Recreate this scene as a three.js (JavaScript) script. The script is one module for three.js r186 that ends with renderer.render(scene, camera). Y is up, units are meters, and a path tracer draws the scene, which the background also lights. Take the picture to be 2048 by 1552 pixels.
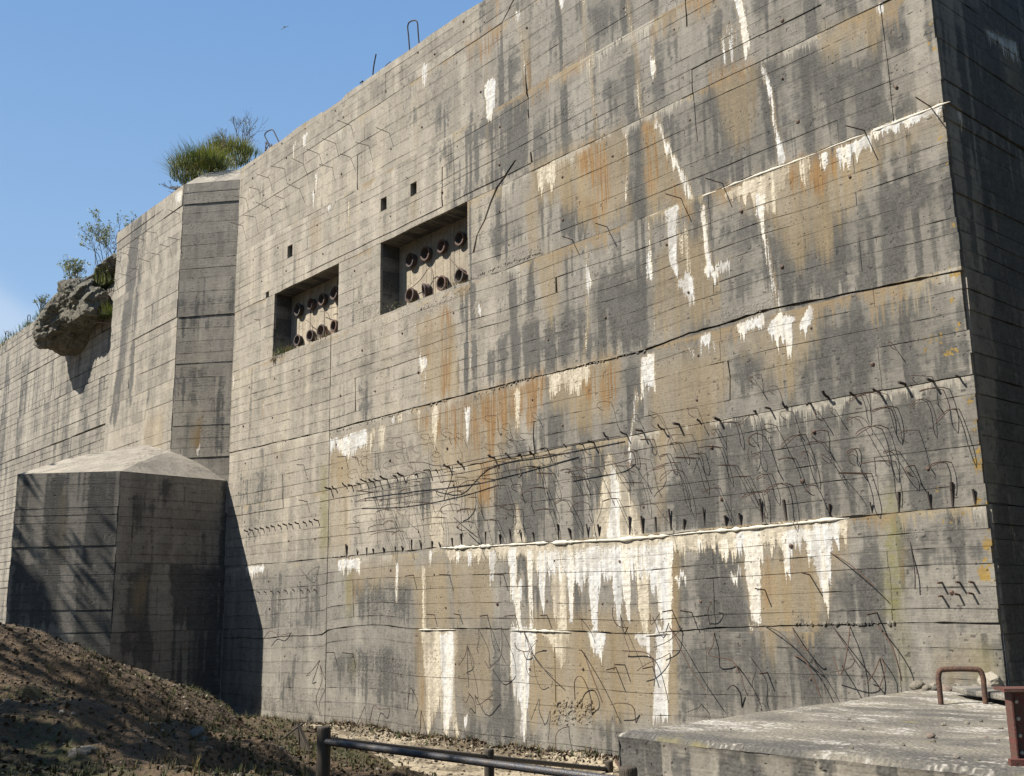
import * as THREE from 'three';
import { mergeGeometries } from 'three/addons/utils/BufferGeometryUtils.js';

// ------------------------------------------------------------------ camera, sky, sun, exposure
const scene = new THREE.Scene();
const FOCAL = 2107, EYE = 1.929, DIST = 10;                      // focal length in photo pixels; eye height and distance to the wall in metres
const PITCH = THREE.MathUtils.degToRad(11.78), ROLL = THREE.MathUtils.degToRad(-0.99), YAW = THREE.MathUtils.degToRad(49.2);
const FWD = new THREE.Vector3(-Math.sin(YAW) * Math.cos(PITCH), Math.sin(PITCH), -Math.cos(YAW) * Math.cos(PITCH));
const r0 = new THREE.Vector3().crossVectors(FWD, new THREE.Vector3(0, 1, 0)).normalize(), u0 = new THREE.Vector3().crossVectors(r0, FWD);
const RIGHT = r0.clone().multiplyScalar(Math.cos(ROLL)).addScaledVector(u0, Math.sin(ROLL));
const UPV = u0.clone().multiplyScalar(Math.cos(ROLL)).addScaledVector(r0, -Math.sin(ROLL));
const camera = new THREE.PerspectiveCamera(2 * Math.atan(776 / FOCAL) * 180 / Math.PI, 2048 / 1552, 0.1, 2000);
camera.position.set(0, EYE, DIST);
camera.quaternion.setFromRotationMatrix(new THREE.Matrix4().makeBasis(RIGHT, UPV, FWD.clone().negate()));
scene.add(camera);

const renderer = new THREE.WebGLRenderer();
renderer.toneMapping = THREE.LinearToneMapping;
renderer.toneMappingExposure = 2.1;
renderer.shadowMap.enabled = true;

const SUN = new THREE.Vector3(-0.345, 0.742, 0.575).normalize();
const sun = new THREE.DirectionalLight(0xfff8ec, 5);
sun.position.copy(SUN).multiplyScalar(80).add(new THREE.Vector3(-14, 4, 0));
sun.target.position.set(-14, 4, 0);
sun.castShadow = true;
sun.shadow.radius = 1;
Object.assign(sun.shadow.camera, { left: -40, right: 40, top: 40, bottom: -40, near: 1, far: 200 });
sun.shadow.mapSize.set(4096, 4096);
scene.add(sun, sun.target);

// ------------------------------------------------------------------ random numbers and noise
function rng(seed) { let s = seed | 0; return () => { s = (s + 0x6d2b79f5) | 0; let t = Math.imul(s ^ (s >>> 15), 1 | s); t = (t + Math.imul(t ^ (t >>> 7), 61 | t)) ^ t; return ((t ^ (t >>> 14)) >>> 0) / 4294967296; }; }
const TABLE = new Float32Array(65536); { const r = rng(7); for (let i = 0; i < 65536; i++) TABLE[i] = r(); }
const h2 = (i, j) => TABLE[(Math.imul(i, 73856093) ^ Math.imul(j, 19349663)) & 65535];
function vn(x, y) {
  const i = Math.floor(x), j = Math.floor(y), fx = x - i, fy = y - j, a = fx * fx * (3 - 2 * fx), b = fy * fy * (3 - 2 * fy);
  const p = h2(i, j), q = h2(i + 1, j), r = h2(i, j + 1), s = h2(i + 1, j + 1);
  return p + (q - p) * a + (r - p) * b + (p - q - r + s) * a * b;
}
const fbm = (x, y) => vn(x, y) * 0.5 + vn(x * 2.1 + 7, y * 2.1 + 3) * 0.27 + vn(x * 4.3 + 1, y * 4.3 + 9) * 0.15 + vn(x * 9.1, y * 9.1 + 5) * 0.08;
const clamp = (x, a = 0, b = 1) => x < a ? a : x > b ? b : x;
const sstep = (a, b, x) => { const t = clamp((x - a) / (b - a)); return t * t * (3 - 2 * t); };
const lerp = (a, b, t) => a + (b - a) * t;
const V3 = (x, y, z) => new THREE.Vector3(x, y, z);

// ------------------------------------------------------------------ sky: a clear spring sky with a few thin wisps low down
{
  const W = 1024, H = 512, data = new Float32Array(W * H * 4);
  for (let j = 0; j < H; j++) {
    const el = ((j + 0.5) / H - 0.5) * Math.PI, e = Math.max(0, Math.sin(el));
    const t = Math.pow(1 - e, 1.8);
    for (let i = 0; i < W; i++) {
      const az = (i + 0.5) / W * Math.PI * 2;
      let wisp = fbm(Math.cos(az) * 5 + 20 + el * 2, Math.sin(az) * 5 + 20 + el * 7);
      wisp = sstep(0.5, 0.85, wisp) * sstep(0.42, 0.2, e) * 0.5;
      const c = [lerp(0.045, 0.235, t), lerp(0.125, 0.338, t), lerp(0.285, 0.455, t)];
      const w = [0.36, 0.40, 0.45];
      for (let k = 0; k < 3; k++) data[(j * W + i) * 4 + k] = lerp(c[k], w[k], wisp);
      data[(j * W + i) * 4 + 3] = 1;
    }
  }
  const sky = new THREE.DataTexture(data, W, H, THREE.RGBAFormat, THREE.FloatType);
  sky.mapping = THREE.EquirectangularReflectionMapping; sky.magFilter = THREE.LinearFilter; sky.needsUpdate = true;
  scene.background = sky; scene.environment = sky;
}

// ------------------------------------------------------------------ photo pixels to places (a pixel is a direction; the plane it meets gives the distance)
const EYEP = camera.position.clone();
const ray = (px, py) => RIGHT.clone().multiplyScalar((px - 1024) / FOCAL).addScaledVector(UPV, -(py - 776) / FOCAL).add(FWD);
function onZ(px, py, z = 0) { const r = ray(px, py); return r.multiplyScalar((z - DIST) / r.z).add(EYEP); }
function onY(px, py, y) { const r = ray(px, py); return r.multiplyScalar((y - EYE) / r.y).add(EYEP); }
function atDepth(px, py, d) { return ray(px, py).multiplyScalar(d).add(EYEP); }
function pixelOf(p) { const q = p.clone().sub(EYEP), d = q.dot(FWD); return [1024 + FOCAL * q.dot(RIGHT) / d, 776 - FOCAL * q.dot(UPV) / d, d]; }

// ------------------------------------------------------------------ naming helpers
const taken = {};
function numbered(n) { const k = taken[n] = (taken[n] ?? -1) + 1; return k ? n + '_' + String(k).padStart(3, '0') : n; }
function shadows(o) { o.traverse((m) => { if (m.isMesh) { m.castShadow = true; m.receiveShadow = true; } }); return o; }
function tag(o, label, category, group) { Object.assign(o.userData, { label, category }); if (group) o.userData.group = group; return o; }
function thing(name, label, category, pos, group) { const g = new THREE.Group(); g.name = numbered(name); if (pos) g.position.copy(pos); scene.add(g); return tag(g, label, category, group); }
function solo(name, geo, mat, label, category, group) { const m = new THREE.Mesh(geo, mat); m.name = numbered(name); scene.add(m); return tag(m, label, category, group); }
function part(name, geo, mat, parent) { const m = new THREE.Mesh(geo, mat); m.name = name; parent.add(m); return m; }
function structure(name, geo, mat) { const m = new THREE.Mesh(geo, mat); m.name = name; m.userData.kind = 'structure'; scene.add(m); return m; }

// ------------------------------------------------------------------ geometry helpers
function geoOf(pos, uv, idx) {
  const g = new THREE.BufferGeometry();
  g.setAttribute('position', new THREE.Float32BufferAttribute(pos, 3));
  g.setAttribute('uv', new THREE.Float32BufferAttribute(uv, 2));
  g.setIndex(idx); g.computeVertexNormals(); return g;
}
function tube(points, r, radial = 6, seg = null, curve = true) {
  const c = curve && points.length > 2 ? new THREE.CatmullRomCurve3(points, false, 'centripetal') : (() => { const p = new THREE.CurvePath(); for (let i = 0; i < points.length - 1; i++) p.add(new THREE.LineCurve3(points[i], points[i + 1])); return p; })();
  return new THREE.TubeGeometry(c, seg ?? Math.max(1, (points.length - 1) * (points.length > 2 ? 4 : 1)), r, radial, false);
}
function rod(points, r, radial = 6, seg = null) {          // a tube with closed ends
  const t = tube(points, r, radial, seg), cap = (i, j) => { const g = new THREE.CircleGeometry(r, radial), d = points[i].clone().sub(points[j]).normalize(); g.applyQuaternion(new THREE.Quaternion().setFromUnitVectors(V3(0, 0, 1), d)); g.translate(points[i].x, points[i].y, points[i].z); return g; };
  return mergeGeometries([t, cap(0, 1), cap(points.length - 1, points.length - 2)]);
}
function box(x0, x1, y0, y1, z0, z1) { const g = new THREE.BoxGeometry(x1 - x0, y1 - y0, z1 - z0); g.translate((x0 + x1) / 2, (y0 + y1) / 2, (z0 + z1) / 2); return g; }
function planarUV(g, s = 1) {                               // uv in metres from the dominant axis of each normal
  if (g.index) g = g.toNonIndexed();
  g.computeVertexNormals();
  const p = g.attributes.position, n = g.attributes.normal, uv = new Float32Array(p.count * 2);
  for (let i = 0; i < p.count; i += 3) {
    const ax = Math.abs(n.getX(i)), ay = Math.abs(n.getY(i)), az = Math.abs(n.getZ(i));
    for (let k = i; k < i + 3; k++) {
      const x = p.getX(k), y = p.getY(k), z = p.getZ(k);
      uv[k * 2] = (ay > ax && ay > az ? x : az >= ax ? x : z) * s; uv[k * 2 + 1] = (ay > ax && ay > az ? z : y) * s;
    }
  }
  g.setAttribute('uv', new THREE.BufferAttribute(uv, 2)); return g;
}

// ------------------------------------------------------------------ procedural concrete
const LUT = new Uint8Array(4097); for (let i = 0; i <= 4096; i++) { const c = i / 4096; LUT[i] = Math.round(255 * (c <= 0.0031308 ? 12.92 * c : 1.055 * Math.pow(c, 1 / 2.4) - 0.055)); }
const ALB = 0.68;                                                     // how dark the weathered concrete is as a whole
const toByte = (c) => LUT[(clamp(c) * 4096) | 0];
function blur(a, w, h, r, rv = r) {
  const t = new Float32Array(a.length);
  for (let pass = 0; pass < 2; pass++) {
    if (r > 0) for (let y = 0; y < h; y++) { let s = 0; const o = y * w; for (let x = -r; x <= r; x++) s += a[o + clamp(x, 0, w - 1)]; for (let x = 0; x < w; x++) { t[o + x] = s / (2 * r + 1); s += a[o + Math.min(w - 1, x + r + 1)] - a[o + Math.max(0, x - r)]; } } else t.set(a);
    if (rv > 0) for (let x = 0; x < w; x++) { let s = 0; for (let y = -rv; y <= rv; y++) s += t[clamp(y, 0, h - 1) * w + x]; for (let y = 0; y < h; y++) { a[y * w + x] = s / (2 * rv + 1); s += t[Math.min(h - 1, y + rv + 1) * w + x] - t[Math.max(0, y - rv) * w + x]; } } else a.set(t);
  }
  return a;
}
// stains are outlines in wall metres, one mask for each kind of matter
const BLUR = { D: [0.05, 0.09], T: [0.05, 0.10], R: [0.03, 0.06], W: [0.022, 0.035], C: [0.025, 0.035], L: [0.02, 0.02], G: [0.06, 0.12], H: [0.05, 0.05] };
function makeMasks(x0, x1, y0, y1, mw, mh, shapes) {
  const out = {}, c = document.createElement('canvas'); c.width = mw; c.height = mh; const g = c.getContext('2d');
  for (const k of Object.keys(BLUR)) {
    g.globalCompositeOperation = 'source-over'; g.fillStyle = '#000'; g.fillRect(0, 0, mw, mh); g.globalCompositeOperation = 'lighter';
    for (const s of shapes) {
      if (s.k !== k) continue;
      const v = Math.round(255 * s.a); g.fillStyle = g.strokeStyle = `rgb(${v},${v},${v})`;
      g.beginPath();
      s.p.forEach(([x, y], i) => { const a = (x - x0) / (x1 - x0) * mw, b = (y - y0) / (y1 - y0) * mh; if (i) g.lineTo(a, b); else g.moveTo(a, b); });
      if (s.line) { g.lineWidth = Math.max(1, s.line * mw / (x1 - x0)); g.lineJoin = 'round'; g.stroke(); } else { g.closePath(); g.fill(); }
    }
    const d = g.getImageData(0, 0, mw, mh).data, a = new Float32Array(mw * mh);
    for (let i = 0; i < a.length; i++) a[i] = d[i * 4] / 255;
    out[k] = blur(a, mw, mh, Math.round(BLUR[k][0] * mw / (x1 - x0)), Math.round(BLUR[k][1] * mh / (y1 - y0)));
  }
  return out;
}
function paint({ x0, x1, y0, y1, w, h, seed = 0, masks, mw, mh, bounds, ends, tone = (x, y) => 0.5, dark = 0.5, streak = 1, joints = [], runs = 0 }) {
  const col = new Uint8Array(w * h * 4), bmp = new Uint8Array(w * h);
  const nb = bounds ? bounds.length : 0, B = nb ? new Float32Array(nb * w) : null, cur = new Int16Array(w);
  for (let i = 0; i < w; i++) { const x = lerp(x0, x1, (i + 0.5) / w); for (let k = 0; k < nb; k++) B[k * w + i] = bounds[k](x); }
  const S = seed * 13.7;
  for (let j = 0; j < h; j++) {
    const y = lerp(y0, y1, (j + 0.5) / h);
    for (let i = 0; i < w; i++) {
      const x = lerp(x0, x1, (i + 0.5) / w);
      let k = cur[i]; while (k < nb - 1 && B[(k + 1) * w + i] < y) k++; cur[i] = k;
      let seg = 0; if (ends && ends[k]) { const e = ends[k]; while (seg < e.length && e[seg] < x) seg++; }
      const id = h2(k * 7 + 3, seg * 11 + seed), id2 = h2(k * 5 + 1, seg * 3 + 17 + seed);
      let lift = 0; for (const q of joints) if (y > q) lift++; const jb = lift ? joints[lift - 1] : -9;
      const below = lift < joints.length ? joints[lift] - y : 9;
      const LS = lift * 31.3 + S;
      // noises
      const broad = vn(x * 0.7 + S, y * 0.7 + LS), mid = vn(x * 2.6 + LS, y * 1.9 + S), st1 = vn(x * 5.5 + LS, y * 0.45 + S), st2 = vn(x * 17 + LS, y * 0.9), st3 = vn(x * 52 + S, y * 2.4 + LS);
      const grain = vn(x * 5 + id * 50, y * 95 + id2 * 40), grain2 = vn(x * 14 + id * 90, y * 210), sp = h2(i * 3 + seed, j * 5 + 11), sp2 = vn(x * 70, y * 70), sp3 = vn(x * 24 + S, y * 24);
      // stains, their outlines pulled into drips
      let D = 0, T = 0, R = 0, Wm = 0, C = 0, L = 0, G = 0, Hn = 0;
      if (masks) {
        const anch = sstep(0.02, 0.3, below), dv = (st2 - 0.5) * 0.22 + (st3 - 0.5) * 0.16, du = (sp3 - 0.5) * 0.035, dw = ((st2 - 0.5) * 0.16 + (st3 - 0.5) * 0.15 + (vn(x * 95, y * 3 + S) - 0.5) * 0.05) * anch;
        const at = (yy, uu) => { const a = ((x + uu - x0) / (x1 - x0) * mw) | 0, b = ((yy - y0) / (y1 - y0) * mh) | 0; return (b < 0 ? 0 : b >= mh ? mh - 1 : b) * mw + (a < 0 ? 0 : a >= mw ? mw - 1 : a); };
        const p = at(y + dv, du), q = at(y + dw < jb + 0.02 || dw > below ? y : y + dw, du * 0.4), o = at(y, du);
        D = masks.D[p]; T = masks.T[p]; R = masks.R[p]; Wm = masks.W[q]; C = masks.C[q]; L = masks.L[o]; G = masks.G[o]; Hn = masks.H[o];
      }
      const beige = tone(x, y);
      let r = lerp(0.234, 0.362, beige), g = lerp(0.216, 0.321, beige), b = lerp(0.184, 0.258, beige);
      const mot = sstep(0.35, 0.7, vn(x * 7 + S, y * 5.5) * 0.5 + vn(x * 19, y * 15 + S) * 0.3 + sp2 * 0.2);
      const eb = nb ? Math.min(y - B[k * w + i], k < nb - 1 ? B[(k + 1) * w + i] - y : 9) : 9, en = vn(x * 6 + id * 30, k * 3.1) * 0.6 + sp2 * 0.4, dirt = sstep(0.05 * en, 0.0, eb) * sstep(0.3, 0.75, vn(x * 1.9 + k * 7.7, k * 1.3) * 0.6 + sp3 * 0.4);
      let m = 0.99 - dirt * 0.34 + (mot - 0.5) * 0.24 + (broad - 0.5) * 0.22 + (mid - 0.5) * 0.20 + (id - 0.5) * 0.20 + (grain - 0.5) * 0.16 + (grain2 - 0.5) * 0.10 - sstep(0.7, 0.9, grain) * sstep(0.45, 0.7, sp3) * 0.16 + (sp - 0.5) * 0.14 + (sp2 - 0.5) * 0.12;
      const stA = vn(x * 4.3 + LS, y * 0.2 + S) * 0.7 + st2 * 0.3;
      m += (sstep(0.42, 0.22, stA) * 0.22 + (st1 - 0.5) * 0.26) * streak + (st2 - 0.5) * 0.24 * streak + (st3 - 0.5) * 0.12 * streak;
      r *= m; g *= m; b *= m;
      // warm leaching
      const warm = sstep(0.55, 0.8, st1 * 0.6 + mid * 0.4 + (beige - 0.5) * 0.15) * 0.28 * (0.5 + beige);
      r = lerp(r, 0.35 * m, warm * 0.6); g = lerp(g, 0.295 * m, warm * 0.6); b = lerp(b, 0.20 * m, warm * 0.6);
      // soot and biofilm in runs, thick just where the outline says and thin elsewhere
      const dn = D * 1.1 + dark * sstep(0.52, 0.70, stA) * 0.55 + dark * sstep(0.45, 0.9, st1 * 0.5 + broad * 0.3 + st2 * 0.2) * 0.75 + ((mid - 0.5) * 0.6 + (st1 - 0.5) * 0.4 + (st2 - 0.5) * 0.55 + (sp3 - 0.5) * 0.30 + (grain - 0.5) * 0.34 + (id - 0.5) * 0.22 + (st3 - 0.5) * 0.3 + (mot - 0.5) * 0.5 + (id2 - 0.5) * 0.2) * (0.35 + 0.65 * clamp(D * 2 + dark));
      const d = sstep(0.15, 0.96, dn) * 0.92, dk = 0.62 + 0.5 * sp2 + 0.35 * (grain2 - 0.5) + 0.3 * (mot - 0.3) + 0.2 * (sp - 0.5);
      r = lerp(r, 0.086 * dk, d); g = lerp(g, 0.084 * dk, d); b = lerp(b, 0.076 * dk, d);
      let t = clamp(T * (0.62 + 0.55 * st2 + 0.25 * (st3 - 0.5)));
      const tm = 0.8 + 0.25 * mid + 0.2 * (sp2 - 0.5) + 0.15 * (grain - 0.5);
      r = lerp(r, 0.315 * tm, t * 0.86); g = lerp(g, 0.238 * tm, t * 0.86); b = lerp(b, 0.132 * tm, t * 0.86);
      const st4 = vn(x * 110 + S, y * 3.5), ru = clamp(R * sstep(0.36, 0.66, st3 * 0.5 + st2 * 0.3 + st4 * 0.3 + (mid - 0.5) * 0.3));
      r = lerp(r, lerp(0.34, 0.20, st4) * tm, ru * 0.88); g = lerp(g, lerp(0.20, 0.095, st4) * tm, ru * 0.88); b = lerp(b, lerp(0.07, 0.025, st4) * tm, ru * 0.88);
      const gm = clamp(G * (0.4 + sp3) * 0.9); r = lerp(r, 0.20, gm); g = lerp(g, 0.185, gm); b = lerp(b, 0.06, gm);
      // short runs that start at the pour joint above
      if (runs && below < 0.9 && lift > 1) {
        const ln = Math.pow(vn(x * 2.9 + lift * 17, lift * 5.1) * 0.7 + vn(x * 13, lift * 3.3) * 0.3, 2.6) * (0.15 + st3) * 0.95 * runs * (st4 + 0.4), a = sstep(ln, ln * 0.3, below) * (ln > 0.05 ? 1 : 0), ht = vn(x * 0.9 + lift * 9.3, 3.7);
        const [pr, pg, pb] = ht > 0.58 ? [0.29, 0.205, 0.105] : ht > 0.4 ? [0.36, 0.29, 0.18] : [0.48, 0.44, 0.36]; const q = a * 0.72 * (0.5 + sp3 * 0.7);
        r = lerp(r, pr, q); g = lerp(g, pg, q); b = lerp(b, pb, q);
      }
      // leached brown rim round the lime
      const rim = sstep(0.02, 0.22, Math.max(Wm, C)) * (0.35 + 0.4 * st2) * (0.5 + 0.5 * sp3); r = lerp(r, 0.27, rim); g = lerp(g, 0.205, rim); b = lerp(b, 0.12, rim);
      // lime: crisp, ragged edges
      const wc = sstep(0.28, 0.58, C * 1.0 + (st3 - 0.5) * 0.5 + (sp2 - 0.5) * 0.3 + (st4 - 0.5) * 0.3) * (C > 0.03 ? 1 : 0) * (0.72 + 0.28 * sstep(0.2, 0.6, sp3)) * (0.5 + 0.5 * sstep(0.32, 0.55, mid * 0.3 + st2 * 0.45 + vn(x * 9 + S, y * 6) * 0.25));
      const cm = 0.72 + 0.34 * st2 + 0.22 * (sp2 - 0.5) + 0.2 * (st4 - 0.5); r = lerp(r, 0.74 * cm, wc * 0.9); g = lerp(g, 0.66 * cm, wc * 0.9); b = lerp(b, 0.51 * cm, wc * 0.9);
      const ww = sstep(0.28, 0.56, Wm * 1.0 + (st3 - 0.5) * 0.46 + (sp2 - 0.5) * 0.3 + (st4 - 0.5) * 0.3) * (Wm > 0.03 ? 1 : 0) * (0.75 + 0.25 * sstep(0.2, 0.6, sp3)) * (0.6 + 0.4 * sstep(0.3, 0.5, mid * 0.35 + st2 * 0.4 + vn(x * 9 + S, y * 6) * 0.25));
      const wm = 0.82 + 0.2 * st2 + 0.14 * (sp2 - 0.5) + 0.16 * (st4 - 0.5), cr = sstep(0.45, 0.75, st2 * 0.7 + mid * 0.3) * 0.9; r = lerp(r, 0.84 * wm, ww * 0.93); g = lerp(g, lerp(0.84, 0.78, cr) * wm, ww * 0.93); b = lerp(b, lerp(0.82, 0.66, cr) * wm, ww * 0.93);
      const li = sstep(0.34, 0.62, Math.min(L, 0.6) * 0.95 + (sp3 - 0.5) * 0.9 + (sp2 - 0.5) * 0.7) * (L > 0.03 ? 1 : 0); r = lerp(r, 0.30 * m, li * 0.8); g = lerp(g, 0.185 * m, li * 0.8); b = lerp(b, 0.025, li * 0.8);
      // honeycombed aggregate and bug holes
      const rough = sstep(0.25, 0.7, Hn + (sp3 - 0.5) * 0.4);
      const gr = vn(x * 43, y * 43) * 0.6 + vn(x * 97, y * 97) * 0.4, pit = sstep(0.86, 0.93, vn(x * 31 + 40 + S, y * 31 + 9)) * (h2((x * 8) | 0, (y * 8) | 0) > 0.5 ? 1 : 0);
      const sk = h2((i >> 1) * 5 + seed, (j >> 1) * 3 + 2), rm = lerp(1, 0.55 + 0.65 * gr, rough * 0.9) * (1 - 0.45 * pit) * (sk > 0.982 ? 0.62 : sk < 0.012 ? 1.18 : 1);
      const kk = rm * lerp(ALB, 0.61, Math.max(ww, wc)); r *= kk; g *= kk; b *= kk;
      const o = (j * w + i) * 4; col[o] = toByte(r); col[o + 1] = toByte(g); col[o + 2] = toByte(b); col[o + 3] = 255;
      let hgt = 0.42 + (grain - 0.5) * 0.07 + (grain2 - 0.5) * 0.03 + (sp2 - 0.5) * 0.05 + (mid - 0.5) * 0.1 + (id - 0.5) * 0.06 - pit * 0.22 + (gr - 0.5) * 0.5 * rough + Math.max(wc, ww) * (0.16 + 0.22 * (sp3 - 0.3) + 0.12 * st3);
      bmp[j * w + i] = clamp(hgt) * 255;
    }
  }
  const map = new THREE.DataTexture(col, w, h, THREE.RGBAFormat, THREE.UnsignedByteType); map.colorSpace = THREE.SRGBColorSpace; map.magFilter = THREE.LinearFilter; map.needsUpdate = true;
  const bump = new THREE.DataTexture(bmp, w, h, THREE.RedFormat, THREE.UnsignedByteType); bump.magFilter = THREE.LinearFilter; bump.needsUpdate = true;
  return new THREE.MeshStandardMaterial({ map, bumpMap: bump, bumpScale: 0.02, roughness: 0.95, metalness: 0 });
}

// ------------------------------------------------------------------ board-marked faces: every board print is a slab with its own edges and depth
// A face lies in its own axes: x along the wall, y up, z out of it.
function makeRows(joints, rand, h0 = 0.14, h1 = 0.26, fixed = {}) {
  const rows = [];                                                  // each: lift, lower and upper share of that lift
  for (let l = 0; l < joints.length - 1; l++) {
    const H = joints[l + 1] - joints[l];
    if (fixed[l]) { for (let i = 0; i < fixed[l].length - 1; i++) rows.push({ l, a: (fixed[l][i] - joints[l]) / H, b: (fixed[l][i + 1] - joints[l]) / H }); continue; }
    const hs = []; let s = 0; while (s < H - h0 * 0.7) { const q = lerp(h0, h1, rand()); hs.push(q); s += q; }
    let a = 0; for (const q of hs) { rows.push({ l, a: a / s, b: (a + q) / s }); a += q; }
  }
  return rows;
}
function strip(A, B, lo, hi, z, back, gapLo, gapHi, uvOf, step = 0.11, flat = 1) {
  const ab = A.b ?? A, at = A.t ?? A, bb = B.b ?? B, bt = B.t ?? B, n = Math.max(1, Math.round(((bb + bt) - (ab + at)) / 2 / step)), pos = [], uv = [], idx = [];
  const put = (x, y, zz) => { pos.push(x, y, zz); const t = uvOf(x, y); uv.push(t[0], t[1]); return pos.length / 3 - 1; };
  const quad = (a, b, c, d) => idx.push(a, b, c, a, c, d);
  let pf = null, pl = null, pu = null;
  for (let i = 0; i <= n; i++) {
    const x = lerp(ab, bb, i / n), xt = lerp(at, bt, i / n), y0 = lo(x) + gapLo(x), y1 = Math.max(y0 + 0.02, hi(xt) - gapHi(xt)), zz = z + (vn(x * 3 + z * 900, y0 * 5) - 0.5) * 0.004 * flat;
    const f = [put(x, y0, zz), put(xt, y1, zz)], l = [put(x, y0, back), put(x, y0, zz)], u = [put(xt, y1, zz), put(xt, y1, back)];
    if (pf) { quad(pf[0], f[0], f[1], pf[1]); quad(pl[0], l[0], l[1], pl[1]); quad(pu[0], u[0], u[1], pu[1]); }
    if (i === 0 || i === n) { const a = put(x, y0, back), b = put(x, y0, zz), c = put(xt, y1, zz), d = put(xt, y1, back); if (i === 0) quad(a, b, c, d); else quad(b, a, d, c); }
    pf = f; pl = l; pu = u;
  }
  return geoOf(pos, uv, idx);
}

// ================================================================== THE BUNKER
const bunker = thing('bunker', 'huge board-marked concrete bunker with lime runs, rust stains and two pipe recesses', 'bunker');

// ------------------------------------------------------------------ main wall: lifts of concrete between pour joints
const WX0 = -20.85, WX1 = -4.66, SPLIT = -12.95;
const JY = [-0.35, 1.62, 2.82, 4.09, 5.2, 6.97, 8.37, 9.7, 11.12, 11.8];
const poly = (pts) => (x) => { if (x <= pts[0][0]) return pts[0][1]; for (let i = 1; i < pts.length; i++) if (x <= pts[i][0]) return lerp(pts[i - 1][1], pts[i][1], (x - pts[i - 1][0]) / (pts[i][0] - pts[i - 1][0])); return pts[pts.length - 1][1]; };
const JP = JY.map((y) => poly([[-30, y], [0, y]]));
JP[1] = poly([[-20.6, 1.42], [-19.1, 1.44], [-16.85, 1.52], [-16.7, 1.6], [-15.8, 1.68], [-15, 1.69], [-14.4, 1.65], [-13.9, 1.63], [-11.3, 1.63], [-9, 1.58], [-7.9, 1.67], [-5.7, 1.71]]);
JP[2] = poly([[-20.8, 2.86], [-13.2, 2.87], [-11.4, 2.82], [-9.4, 2.78], [-6, 2.81]]);
JP[4] = poly([[-20.9, 5.27], [-16.8, 5.19], [-13.2, 5.2], [-9, 5.17], [-8.2, 5.24], [-6.9, 5.27], [-4.6, 5.14]]);
JP[5] = poly([[-20.8, 7.03], [-12.5, 7.03], [-11.8, 6.98], [-4.6, 6.95]]);
JP[7] = poly([[-19.3, 9.73], [-15.9, 9.63], [-13.5, 9.6], [-11.1, 9.69], [-9.7, 9.8], [-8, 9.82]]);
const jointY = (l, x) => JP[l](x) + (vn(x * 1.7, l * 9) - 0.5) * 0.02;
const randRows = rng(41);
const ROWS = makeRows(JY, randRows, 0.165, 0.275, { 6: [8.37, 8.5, 8.68, 8.86, 9.0, 9.26, 9.4, 9.56, 9.7] });
const NB = ROWS.length;
const BOUND = []; for (let k = 0; k <= NB; k++) { const R = ROWS[Math.min(k, NB - 1)], f = k < NB ? R.a : 1; BOUND.push((x) => lerp(jointY(R.l, x), jointY(R.l + 1, x), f) + (f > 0.001 && f < 0.999 ? (vn(x * 0.5, k * 7) - 0.5) * 0.018 : 0)); }
const SEAMS = [[-16.75, -14.6, -11.4, -8.2, -5.75], [-16.75, -15.0, -11.9, -8.0, -5.75], [-16.75, -14.2, -11.0, -7.7, -5.8], [-16.75, -15.6, -10.9, -7.7, -5.65], [-16.75, -15.7, -10.6, -7.75, -5.75], [-17.6, -15.65, -10.6, -8.1, -5.9], [-17.7, -15.75, -11.05, -8.1, -5.95], [-18, -15.7, -10.4, -7.5], [-18.3, -15, -9.6, -6.8]];
const ENDS = ROWS.map((R, k) => SEAMS[R.l].filter((x, i) => (x === -16.75 && R.l < 5) || h2(k * 3 + 1, i * 5 + 2) > 0.36).map((x) => x + (x === -16.75 ? 0 : (h2(k, R.l) - 0.5) * 0.04)));
ENDS.forEach((e, k) => { for (let i = 1; i < e.length; i++) if (e[i] - e[i - 1] < 1.2 && e[i] !== -16.75) e.splice(i--, 1); });
const RECESS = [[-19.04, -16.52, 7.03, 8.37], [-15.11, -12.59, 7.03, 8.37]];
const HOLES = [[-18.53, -18.32, 9.0, 9.26], [-15.11, -14.92, 9.0, 9.26], [-14.18, -13.99, 9.0, 9.26], [-19.42, -19.28, 8.37, 8.5]];

// stains: outlines read off the photograph, in photo pixels, turned into places on the wall
const STAINS = [];
const wpt = (x, y) => { const p = onZ(x, y); return [p.x, p.y]; };
function st(k, a, ...c) { const p = []; for (let i = 0; i < c.length; i += 2) p.push(wpt(c[i], c[i + 1])); STAINS.push({ k, a, p }); }
function ln(k, a, wpx, ...c) { const p = []; for (let i = 0; i < c.length; i += 2) p.push(wpt(c[i], c[i + 1])); STAINS.push({ k, a, p, line: wpx * 0.0075 }); }
function drip(k, x, y0, y1, w, a = 1) {                                // a run that hangs plumb and tapers unevenly
  const [wx, wy0] = wpt(x, y0), wy1 = wpt(x, y1)[1], hw = w * 0.0037, p = [], n = 9;
  for (let i = 0; i <= n; i++) p.push([wx - hw * (1 - 0.75 * Math.pow(i / n, 1.6)) * (0.75 + 0.5 * h2(x + i, y0 | 0)), lerp(wy0, wy1, i / n)]);
  for (let i = n; i >= 0; i--) p.push([wx + hw * (1 - 0.75 * Math.pow(i / n, 1.6)) * (0.75 + 0.5 * h2(x - i, y1 | 0)), lerp(wy0, wy1, i / n)]);
  STAINS.push({ k, a, p });
}
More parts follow.
